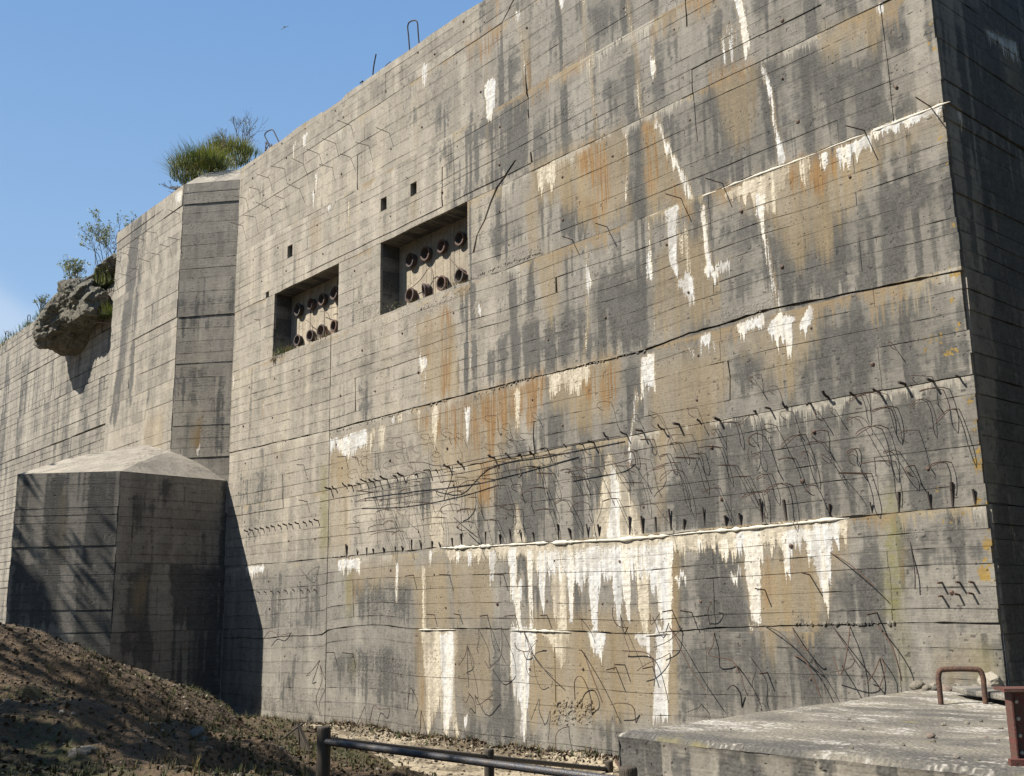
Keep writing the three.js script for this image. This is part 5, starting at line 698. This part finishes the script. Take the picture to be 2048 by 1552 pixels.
// crest of the mound: photo pixel and distance, turned into places
const CREST = [[-420, 1150, 14], [-150, 1205, 13.6], [0, 1245, 13.8], [100, 1287, 14.4], [200, 1328, 15], [300, 1362, 15.6], [350, 1366, 15.8], [400, 1398, 16.2], [480, 1436, 16.6], [560, 1470, 15.4], [630, 1500, 13.4], [700, 1530, 11.9], [770, 1560, 10.8], [860, 1610, 9.6], [960, 1680, 8.4]].map(([x, y, d]) => atDepth(x, y, d));
const RING = [...CREST, V3(-3, 0, 8), V3(-4, 0, 16), V3(-30, 0, 24), V3(-30, 0, 10)];
const insideMound = (x, z) => { let c = false; for (let i = 0, j = RING.length - 1; i < RING.length; j = i++) { const a = RING[i], b = RING[j]; if ((a.z > z) !== (b.z > z) && x < (b.x - a.x) * (z - a.z) / (b.z - a.z) + a.x) c = !c; } return c; };
const crestAt = (x, z) => { let best = 1e9, y = 0, side = 1; for (let i = 1; i < CREST.length; i++) { const a = CREST[i - 1], b = CREST[i], dx = b.x - a.x, dz = b.z - a.z, t = clamp(((x - a.x) * dx + (z - a.z) * dz) / (dx * dx + dz * dz)), qx = a.x + dx * t, qz = a.z + dz * t, d = Math.hypot(x - qx, z - qz); if (d < best) { best = d; y = lerp(a.y, b.y, t); side = ((x - qx) * dz - (z - qz) * dx) > 0 ? 1 : -1; } } return [best, y, insideMound(x, z) ? 1 : -1]; };
const camSide = 1;
const BODY = [...CREST.flatMap((p, i) => i ? [p, p.clone().lerp(CREST[i - 1], 0.5)] : [p]), ...[[0, 1560, 6.2], [200, 1552, 6.8], [400, 1552, 7.6], [600, 1556, 8.8], [-300, 1500, 6.5], [100, 1400, 9.5], [300, 1440, 10.5], [450, 1480, 11.5]].map(([x, y, d]) => atDepth(x, y, d))];
const moundY = (x, z) => {
  const [d, y, s] = crestAt(x, z), n = (fbm(x * 0.9 + 5, z * 0.9) - 0.5) * 0.20 + (fbm(x * 3.2, z * 3.2 + 8) - 0.5) * 0.12 + (fbm(x * 9, z * 9) - 0.5) * 0.06 + (fbm(x * 25, z * 25) - 0.5) * 0.025;
  const keep = sstep(2.5, 5.5, Math.hypot(x, z - DIST));
  let h;
  if (s === camSide) { let a = 0, b = 0; for (const p of BODY) { const q = (x - p.x) ** 2 + (z - p.z) ** 2 + 0.02, w = 1 / (q * Math.sqrt(q)); a += w * p.y; b += w; } h = lerp(y, a / b, sstep(0, 0.5, d)); } else h = y - 0.10 * d - 0.12 * d * d;
  return Math.max(lerp(-0.4, h + n * sstep(0, 0.8, d) + n * 0.3, keep), -0.6);
};
structure('earth_mound', terrain(spread(-60, -19, -2, 6, 0.1, 1), spread(-0.6, 0, 10, 40, 0.1, 1), (x, z) => { const inBlock = z < 4.2 && x < -20; return inBlock ? Math.min(moundY(x, z), 1.4) : moundY(x, z); }, 1 / 5), soilMat);
const surfaceY = (x, z) => Math.max(groundY(x, z), moundY(x, z));

// pebbles, litter and tufts: far too many to count
const gr = rng(303), M4 = new THREE.Matrix4(), Q = new THREE.Quaternion(), E3 = new THREE.Euler();
function scatter(name, geo, mat, n, pick, tint) {
  const list = []; for (let i = 0; i < n * 3 && list.length < n; i++) { const q = pick(); if (q) list.push(q); }
  const im = new THREE.InstancedMesh(geo, mat, list.length); im.name = name; im.userData.kind = 'stuff';
  list.forEach(([x, y, z, sx, sy, sz, rx, ry, rz], i) => { M4.compose(V3(x, y, z), Q.setFromEuler(E3.set(rx, ry, rz)), V3(sx, sy, sz)); im.setMatrixAt(i, M4); if (tint) im.setColorAt(i, tint()); });
  scene.add(im); return im;
}
const white = new THREE.MeshStandardMaterial({ color: 0xffffff, roughness: 1 });
const pebbleGeo = new THREE.IcosahedronGeometry(1, 0);
const onMound = (x, z) => moundY(x, z) > groundY(x, z) + 0.03;
scatter('mound_pebbles', pebbleGeo, white, 2600, () => { const p = V3(lerp(-19, -3, gr()), 0, lerp(0.5, 9.5, gr())); if (!onMound(p.x, p.z)) return null; const s = 0.006 + 0.02 * gr() ** 3; return [p.x, surfaceY(p.x, p.z) + s * 0.2, p.z, s * 1.4, s, s * 1.1, gr() * 6, gr() * 6, 0]; }, () => { const k = 0.06 + 0.26 * gr() ** 3; return new THREE.Color().setRGB(k, k * 0.84, k * 0.62); });
scatter('path_gravel', pebbleGeo, white, 1800, () => { const p = V3(lerp(-18.5, -4, gr()), 0, lerp(0.05, 5, gr() ** 1.6)); if (onMound(p.x, p.z)) return null; const s = 0.006 + 0.024 * gr() ** 3; return [p.x, surfaceY(p.x, p.z) + s * 0.2, p.z, s * 1.4, s, s * 1.1, gr() * 6, gr() * 6, 0]; }, () => { const k = 0.10 + 0.25 * gr(); return new THREE.Color().setRGB(k, k * 0.85, k * 0.64); });
const litterGeo = new THREE.PlaneGeometry(1, 0.6, 2, 1); { const p = litterGeo.attributes.position; for (let i = 0; i < p.count; i++) p.setZ(i, Math.abs(p.getX(i)) * 0.35); litterGeo.computeVertexNormals(); }
scatter('leaf_litter', litterGeo, new THREE.MeshStandardMaterial({ color: 0xffffff, roughness: 0.9, side: THREE.DoubleSide }), 11000, () => { const base = gr() < 0.09; const p = base ? V3(lerp(-17.5, -8.5, gr()), 0, 0.02 + 0.35 * gr() ** 2) : V3(lerp(-19, -3, gr()), 0, lerp(0.3, 9.5, gr())); if (!base && !onMound(p.x, p.z) && gr() < 0.8) return null; const s = 0.02 + 0.035 * gr(); return [p.x, surfaceY(p.x, p.z) + 0.008, p.z, s, s, s, -1.57 + (gr() - 0.5) * 1.2, gr() * 6, gr() * 6]; }, () => { const k = gr(); return new THREE.Color().setRGB(lerp(0.03, 0.12, k * k), lerp(0.02, 0.075, k * k), lerp(0.011, 0.035, k * k)); });
const tuftGeo = (() => { const P = [], I = [], r = rng(12); for (let b = 0; b < 9; b++) { const a = r() * 6.28, l = 0.5 + r() * 0.6, bend = 0.2 + r() * 0.5, w = 0.035, x = (r() - 0.5) * 0.3, z = (r() - 0.5) * 0.3, c = Math.cos(a), s = Math.sin(a), o = P.length / 3; for (let k = 0; k < 3; k++) { const t = k / 2, q = w * (1 - t * 0.85); P.push(x + c * bend * t * t - s * q, l * t * (1 - 0.25 * t * bend), z + s * bend * t * t + c * q, x + c * bend * t * t + s * q, l * t * (1 - 0.25 * t * bend), z + s * bend * t * t - c * q); if (k) { const e = o + k * 2; I.push(e - 2, e - 1, e + 1, e - 2, e + 1, e); } } } const g = geoOf(P, new Array(P.length / 3 * 2).fill(0), I); return g; })();
const grassMat = new THREE.MeshStandardMaterial({ color: 0xffffff, roughness: 0.9, side: THREE.DoubleSide });
const green = () => { const k = gr(), d = gr(); return d < 0.45 ? new THREE.Color().setRGB(lerp(0.06, 0.13, k), lerp(0.05, 0.10, k), 0.03) : new THREE.Color().setRGB(lerp(0.028, 0.06, k), lerp(0.04, 0.075, k), 0.014); };
scatter('mound_grass', tuftGeo, grassMat, 15000, () => { const p = V3(lerp(-19, -3, gr()), 0, lerp(0.5, 9.5, gr())); if (!onMound(p.x, p.z) || fbm(p.x * 0.8 + 20, p.z * 0.8) < 0.36 + gr() * 0.2) return null; const s = 0.022 + 0.085 * gr() ** 3; return [p.x, surfaceY(p.x, p.z) - 0.005, p.z, s, s * (0.5 + gr()), s, 0, gr() * 6, 0]; }, green);
scatter('wall_foot_weeds', tuftGeo, grassMat, 520, () => { const p = V3(lerp(-18.9, -6, gr()), 0, 0.03 + 0.45 * gr() ** 2); const s = 0.05 + 0.10 * gr(); return [p.x, surfaceY(p.x, p.z) - 0.01, p.z, s, s, s, 0, gr() * 6, 0]; }, () => { const k = gr(); return gr() < 0.7 ? new THREE.Color().setRGB(lerp(0.12, 0.2, k), lerp(0.085, 0.15, k), 0.07) : new THREE.Color().setRGB(0.06, 0.085, 0.03); });

// larger stones half buried in the mound
for (const [x, y, s, l] of [[385, 1470, 0.11, 'pale rough stone half buried high on the earth mound'], [402, 1480, 0.07, 'smaller pale stone beside the rough stone on the earth mound'], [165, 1505, 0.13, 'flat pale stone set low in the mossy earth mound']]) { const p = atDepth(x, y, 8); let d = 6; for (let i = 0; i < 200; i++) { const q = atDepth(x, y, d); if (q.y < surfaceY(q.x, q.z)) break; d += 0.06; } const q = atDepth(x, y, d); const m = stone(q, s, l); m.scale.y = s * 0.6; m.position.y -= s * 0.3; m.material = stoneMat[2]; }

// ================================================================== fence
const woodMat = soilTexture(256, 1, 77, (x, y, h) => { const g = vn(x * 60, y * 3), f = vn(x * 140, y * 8), m = 0.6 + 0.5 * g + 0.3 * f; return [0.045 * m, 0.036 * m, 0.025 * m, 0.3 + 0.4 * g + 0.2 * f]; }); woodMat.bumpScale = 0.01; woodMat.roughness = 0.85;
const railMat = flaky([0.030, 0.033, 0.042], [0.045, 0.036, 0.03], 21, 0.5);
const fence = thing('rail_fence', 'low dark fence of round wooden posts and blue-black tubular rails by the path', 'fence');
const POSTS = [[648, 1452, 9.0, 0.06], [978, 1497, 11.0, 0.0525], [1218, 1521, 12.6, 0.048], [1256, 1532, 6.8, 0.06]].map(([x, y, d, r]) => ({ p: atDepth(x, y, d), r }));
for (const { p, r } of POSTS) { const b = Math.min(surfaceY(p.x, p.z), p.y - 0.4) - 0.3, h = p.y - b, g = new THREE.LatheGeometry([[0.001, h], [r * 0.8, h - 0.002], [r * 0.96, h - 0.012], [r, h - 0.03], [r, 0]].map((q) => new THREE.Vector2(...q)), 18); const m = part('post', g, woodMat, fence); m.position.set(p.x, b, p.z); }
const railAt = (i, px, py) => { const d = pixelOf(POSTS[i].p)[2]; return atDepth(px, py, d); };
const rail = (a, b, r) => part('rail', uvScale(rod([a, b], r, 14, 1), 10, 1), railMat, fence);
const R1 = railAt(0, 650, 1481), R2 = railAt(1, 978, 1515), R3 = railAt(2, 1216, 1539), R4 = railAt(3, 1256, 1563);
rail(R1.clone().add(V3(0, 0.01, 0)), R2, 0.025); rail(R2, R3, 0.027); rail(R1.clone().add(V3(0, -0.005, 0.03)), R4.clone().lerp(R1, -0.02), 0.028);
rail(R4, R4.clone().add(R4.clone().sub(R1).multiplyScalar(0.4)), 0.028);
// strap of dark steel leaning beside the far post, and a leaning plank by the mound
{ const c = atDepth(1236, 1545, 12.4); solo('steel_strap', tube([c.clone().add(V3(-0.03, 0.14, 0)), c.clone().add(V3(0.04, 0.05, 0)), c.clone().add(V3(0.05, -0.1, 0)), c.clone().add(V3(0.03, -0.35, 0))], 0.02, 6), iron, 'curved dark steel strap standing by the far fence post', 'strap'); }
{ const a = atDepth(592, 1452, 13.6), b = atDepth(612, 1498, 13.4); const l = a.distanceTo(b); let g = box(-0.07, 0.07, -l / 2 - 0.15, l / 2, -0.02, 0.02); const m = solo('plank', planarUV(g, 1), woodMat, 'short dark plank leaning at the foot of the mound by the wall', 'plank'); m.position.copy(a).lerp(b, 0.5); m.quaternion.setFromUnitVectors(V3(0, 1, 0), a.clone().sub(b).normalize()); solo('stick', tube([atDepth(565, 1478, 13.5), atDepth(590, 1458, 13.5), atDepth(606, 1448, 13.6)], 0.012, 5), woodMat, 'pale bent stick lying across the top of the leaning plank', 'stick'); }

// ================================================================== plants
const bark = new THREE.MeshStandardMaterial({ color: new THREE.Color().setRGB(0.09, 0.075, 0.06), roughness: 0.95 });
const leafMat = (r, g, b) => new THREE.MeshPhysicalMaterial({ color: new THREE.Color().setRGB(r, g, b), roughness: 0.8, side: THREE.DoubleSide, transmission: 0.4, thickness: 0 });
const LEAF = { broom: leafMat(0.09, 0.125, 0.02), lime: leafMat(0.21, 0.22, 0.03), dry: leafMat(0.255, 0.212, 0.119), grey: leafMat(0.17, 0.19, 0.07), tree: leafMat(0.060, 0.093, 0.025), yellow: leafMat(0.383, 0.289, 0.017), pink: leafMat(0.238, 0.136, 0.102) };
function blades(r, n, R, h, lean, w, up = 1) {
  const P = [], I = [];
  for (let b = 0; b < n; b++) { const a = r() * 6.28, q = Math.sqrt(r()) * R, x = Math.cos(a) * q, z = Math.sin(a) * q * 0.6, l = h * (0.25 + 0.95 * r() * (0.4 + 0.6 * vn(a * 1.6 + n, R * 9))) * (1 - 0.45 * q / R), c = Math.cos(a + (r() - 0.5) * 2), s = Math.sin(a + (r() - 0.5) * 2), bend = lean * (0.3 + r()) * l, o = P.length / 3; for (let k = 0; k < 4; k++) { const t = k / 3, e = w * (1 - t * 0.9); P.push(x + c * bend * t * t - s * e, l * t * up, z + s * bend * t * t + c * e, x + c * bend * t * t + s * e, l * t * up, z + s * bend * t * t - c * e); if (k) { const m = o + k * 2; I.push(m - 2, m - 1, m + 1, m - 2, m + 1, m); } } }
  return geoOf(P, new Array(P.length / 3 * 2).fill(0), I);
}
function leafCards(r, pts, size) { const P = [], I = []; for (const p of pts) { const a = V3(r() - 0.5, r() - 0.5, r() - 0.5).normalize(), b = V3(r() - 0.5, r() - 0.5, r() - 0.5).cross(a).normalize(), s = size * (0.6 + 0.8 * r()), o = P.length / 3; for (const [u, v] of [[-1, 0], [0, -0.45], [1, 0], [0, 0.45]]) { const q = p.clone().addScaledVector(a, u * s).addScaledVector(b, v * s); P.push(q.x, q.y, q.z); } I.push(o, o + 1, o + 2, o, o + 2, o + 3); } return geoOf(P, new Array(P.length / 3 * 2).fill(0), I); }
function shrub(name, label, base, h, spreadR, seed, leaf, nLeaf, leafSize, group, lean = V3(0, 0, 0), depth = 4) {
  const r = rng(seed), stems = [], tips = [], t = thing(name, label, 'shrub', base, group);
  const grow = (p, d, l, rad, n) => { const q = p.clone().addScaledVector(d, l * 0.5).add(V3((r() - 0.5) * l * 0.15, 0, (r() - 0.5) * l * 0.15)), e = p.clone().addScaledVector(d, l); stems.push(tube([p, q, e], rad, 4, 2)); tips.push(e, q); if (n) for (let i = 0; i < 2 + (r() < 0.5 ? 1 : 0); i++) grow(e, d.clone().add(V3((r() - 0.5) * 1.3, (r() - 0.3) * 0.7, (r() - 0.5) * 1.3)).normalize(), l * (0.55 + 0.3 * r()), rad * 0.62, n - 1); };
  for (let i = 0; i < 4; i++) grow(V3((r() - 0.5) * spreadR * 0.4, -0.05, (r() - 0.5) * spreadR * 0.3), V3((r() - 0.5) * spreadR, h, (r() - 0.5) * spreadR * 0.6).add(lean).normalize(), h * 0.36, 0.016, depth);
  part('stems', mergeGeometries(stems), bark, t);
  if (nLeaf) { const pts = []; for (let i = 0; i < nLeaf; i++) pts.push(tips[(r() * tips.length) | 0].clone().add(V3((r() - 0.5) * 0.12, (r() - 0.5) * 0.12, (r() - 0.5) * 0.12))); part('foliage', leafCards(r, pts, leafSize), leaf, t); }
  return t;
}
function clump(name, label, base, n, R, h, lean, w, mats, seed, group, scaleX = 1) { const t = thing(name, label, 'grass clump', base, group), r = rng(seed); mats.forEach(([m, k]) => { const g = blades(r, Math.round(n * k), R, h, lean, w); g.scale(scaleX, 1, 1); part('foliage', g, m, t); }); return t; }
// on the tower
const TR = (px, py, z) => onZ(px, py, z);
clump('broom_bush', 'bushy green broom hanging over the top corner of the tower', TR(396, 345, 0.25), 2200, 0.95, 0.66, 1.0, 0.009, [[LEAF.broom, 0.55], [LEAF.lime, 0.4], [LEAF.dry, 0.05]], 1);
clump('broom_bush', 'yellowish broom and dry stalks behind the sloping tower cap', TR(448, 318, -0.4), 1500, 0.95, 0.6, 0.6, 0.009, [[LEAF.lime, 0.45], [LEAF.broom, 0.25], [LEAF.dry, 0.3]], 2);
clump('grass_clump', 'low bright grass at the tower roof edge beside the main wall', TR(490, 318, -0.7), 300, 0.6, 0.35, 0.5, 0.010, [[LEAF.lime, 0.6], [LEAF.broom, 0.4]], 3);
shrub('twiggy_shrub', 'bare twiggy shrub behind the broom on the tower roof', TR(480, 318, -0.8), 1.05, 0.9, 4, LEAF.grey, 120, 0.022, null, V3(-0.2, 0, 0), 5);
shrub('twiggy_shrub', 'small thin shrub at the roof edge under the bent rebar loop', TR(534, 300, -0.5), 0.28, 0.6, 5, LEAF.grey, 12, 0.015, null, V3(0.2, 0, 0), 2);
shrub('leafy_shrub', 'low leafy seedling growing through the broom on the tower corner', TR(380, 345, 0.3), 0.55, 1.4, 44, LEAF.lime, 420, 0.03, null, V3(-0.5, 0, 0), 4);
shrub('twiggy_shrub', 'dry twigs sticking out left of the tower top corner', TR(362, 372, 0.6), 0.5, 0.6, 6, LEAF.grey, 10, 0.03, null, V3(-1.2, -0.3, 0), 3);
// beyond the tower
shrub('leafy_shrub', 'small-leaved grey green shrub above the broken slab', TR(148, 598, -0.4), 1.25, 1.3, 7, LEAF.grey, 520, 0.045, null, V3(-0.2, 0, 0), 5);
clump('gorse_tuft', 'tuft of yellow flowering gorse above the broken slab', TR(150, 597, -0.5), 120, 0.25, 0.3, 0.5, 0.02, [[LEAF.yellow, 0.6], [LEAF.lime, 0.4]], 8);
shrub('leafy_shrub', 'dark dense shrub against the left edge of the tower', TR(216, 580, -0.2), 1.9, 1.2, 9, LEAF.grey, 700, 0.04, null, V3(-0.1, 0, 0), 5);
clump('grass_clump', 'bright grass tucked against the left edge of the tower', TR(222, 575, -0.1), 500, 0.8, 1.0, 0.6, 0.012, [[LEAF.broom, 0.6], [LEAF.lime, 0.4]], 10);
clump('grass_clump', 'green tuft in the gap between broken slab and tower', TR(218, 632, 0.15), 260, 0.4, 0.55, 0.6, 0.012, [[LEAF.broom, 0.7], [LEAF.lime, 0.3]], 11);
shrub('leafy_shrub', 'straggling leafy sprig on the far roof edge between rebar loops', TR(82, 640, -0.4), 0.9, 0.8, 12, LEAF.grey, 200, 0.04, 'sprigs on the far roof edge', V3(0, 0, 0), 4);
[[14, 692, 1.0], [40, 672, 0.9], [66, 652, 0.8], [92, 632, 0.7], [118, 612, 0.7], [-14, 712, 1]].forEach(([x, y, s], i) => clump('grass_clump', 'ragged green grass along the far roof edge', TR(x, y + 6, -0.25), 220, 0.9 * s, 0.5 * s, 0.6, 0.014, [[LEAF.broom, 0.7], [LEAF.lime, 0.15], [LEAF.grey, 0.15]], 20 + i, 'grass along the far roof edge'));
// weeds in the recesses
clump('weed_clump', 'green and pink weeds spilling from the left corner of the smaller pipe recess', V3(-18.75, 7.03, -0.1), 330, 0.34, 0.30, 0.7, 0.008, [[LEAF.broom, 0.6], [LEAF.dry, 0.2], [LEAF.pink, 0.2]], 31);
clump('weed_clump', 'pinkish dry weeds under the right pipes of the smaller recess', V3(-17.1, 7.03, -0.12), 260, 0.34, 0.20, 0.6, 0.008, [[LEAF.pink, 0.5], [LEAF.dry, 0.3], [LEAF.broom, 0.2]], 32);
clump('weed_clump', 'dry grass hanging down from the sill corner of the smaller recess', V3(-18.95, 7.0, 0.0), 120, 0.08, 0.22, 0.4, 0.006, [[LEAF.dry, 0.8], [LEAF.pink, 0.2]], 33).rotation.x = 2.6;
clump('weed_clump', 'short green moss and weeds on the sill of the larger pipe recess', V3(-14.5, 7.03, -0.1), 260, 0.6, 0.07, 0.5, 0.007, [[LEAF.broom, 0.7], [LEAF.dry, 0.3]], 34);
clump('weed_clump', 'dead twigs lodged on the broken right sill of the larger recess', V3(-13.1, 7.05, -0.1), 140, 0.32, 0.2, 0.9, 0.004, [[LEAF.dry, 1]], 35);
clump('weed_clump', 'low weeds beside the pinkish stone at the foot of the wall', onY(1862, 1372, PY), 120, 0.14, 0.10, 0.6, 0.005, [[LEAF.broom, 0.5], [LEAF.dry, 0.5]], 36);
clump('weed_clump', 'straggly weeds in the rubble by the wall corner', onY(1935, 1366, PY), 160, 0.3, 0.26, 0.5, 0.004, [[LEAF.dry, 0.6], [LEAF.broom, 0.4]], 37);

// a bird far up
{
  const b = thing('bird', 'small dark bird gliding high in the clear sky', 'bird', atDepth(569, 54, 60)), bm = new THREE.MeshStandardMaterial({ color: new THREE.Color().setRGB(0.02, 0.02, 0.022), roughness: 0.9 });
  const body = new THREE.SphereGeometry(0.05, 10, 8); body.scale(2.2, 0.8, 0.8); part('body', body, bm, b);
  for (const s of [-1, 1]) { const w = new THREE.Shape(); w.moveTo(0.05, 0); w.quadraticCurveTo(0.04, 0.12, -0.06, 0.24); w.lineTo(-0.10, 0.23); w.quadraticCurveTo(-0.05, 0.1, -0.05, 0); w.closePath(); const g = new THREE.ExtrudeGeometry(w, { depth: 0.012, bevelEnabled: false }); g.rotateX(-s * Math.PI / 2); g.rotateX(s * -0.35); part('wing', g, bm, b); }
  const tail = new THREE.ConeGeometry(0.035, 0.1, 5); tail.rotateZ(-Math.PI / 2); tail.scale(1, 0.3, 1); tail.translate(-0.13, 0, 0); part('tail', tail, bm, b); b.rotation.set(0.5, -0.6, -0.5);
}

// trees left of the view: only their shade shows, on the mound and the fence
function tree(label, group, base, H, R, seed, n, size = 0.10, low = 0.38) {
  const r = rng(seed), t = thing('shade_tree', label, 'tree', base, group), limbs = [rod([V3(0, -0.4, 0), V3(0.1, H * 0.3, 0), V3(0, H * 0.62, 0.1), V3(0.05, H * 0.85, 0)], 0.16, 8, 8)], pts = [];
  for (let i = 0; i < 13; i++) { const a = i * 2.4 + r(), y = H * (low + (0.88 - low) * i / 13), e = V3(Math.cos(a) * R * (0.5 + 0.45 * r()), y + H * 0.16 * r(), Math.sin(a) * R * (0.5 + 0.45 * r())); limbs.push(tube([V3(0, y * 0.92, 0), V3(e.x * 0.5, (y + e.y) * 0.5, e.z * 0.5), e], 0.05, 5, 4)); for (let k = 0; k < n / 13; k++) { const q = e.clone().lerp(V3(e.x * 0.55, (y + e.y) * 0.52, e.z * 0.55), r() * 0.9); pts.push(q.add(V3((r() + r() + r() - 1.5) * R * 0.32, (r() + r() - 1) * R * 0.25, (r() + r() + r() - 1.5) * R * 0.32))); } }
  part('trunk', mergeGeometries(limbs.map((g) => { g.deleteAttribute('uv'); return g; })), bark, t); part('crown', leafCards(r, pts, size), LEAF.tree, t);
}
tree('leafy tree standing beside the earth mound', 'trees beside the mound', V3(-12.6, 0.9, 12.4), 9.8, 3.2, 71, 7500);
tree('leafy tree standing beside the earth mound', 'trees beside the mound', V3(-17.5, 1.2, 13.4), 9.0, 3.0, 72, 7000);

tree('bushy tree by the mound that shades the low concrete block', null, V3(-25.5, 0.8, 9.8), 11.5, 3.6, 73, 9000, 0.12, 0.2);
// the wood round the clearing, behind the camera and past the right-hand corner: it keeps the low sky off the shaded faces
[[-9, 25], [-2, 22], [5, 21], [11, 16], [13, 9], [6.5, 3], [4, -4], [2.5, -9], [-16, 28], [-24, 19], [8, -14], [17, 20], [-31, 17]].forEach(([x, z], i) => tree('tall dense tree of the wood around the clearing', 'trees of the surrounding wood', V3(x, 0.2, z), 12.5 + 2.5 * h2(i, 4), 4.2, 80 + i, 3600, 0.28));

[[1.6, -2.2], [0.6, -6.4], [6.5, -1]].forEach(([x, z], i) => tree('added dense tree, unseen, bushy to the ground past the corner of the bunker', 'added trees past the bunker corner', V3(x, 0.1, z), 12, 4.0, 120 + i, 6500, 0.26, 0.08));  // unseen trees added to cut sky light on the side wall

shadows(scene);
renderer.render(scene, camera);
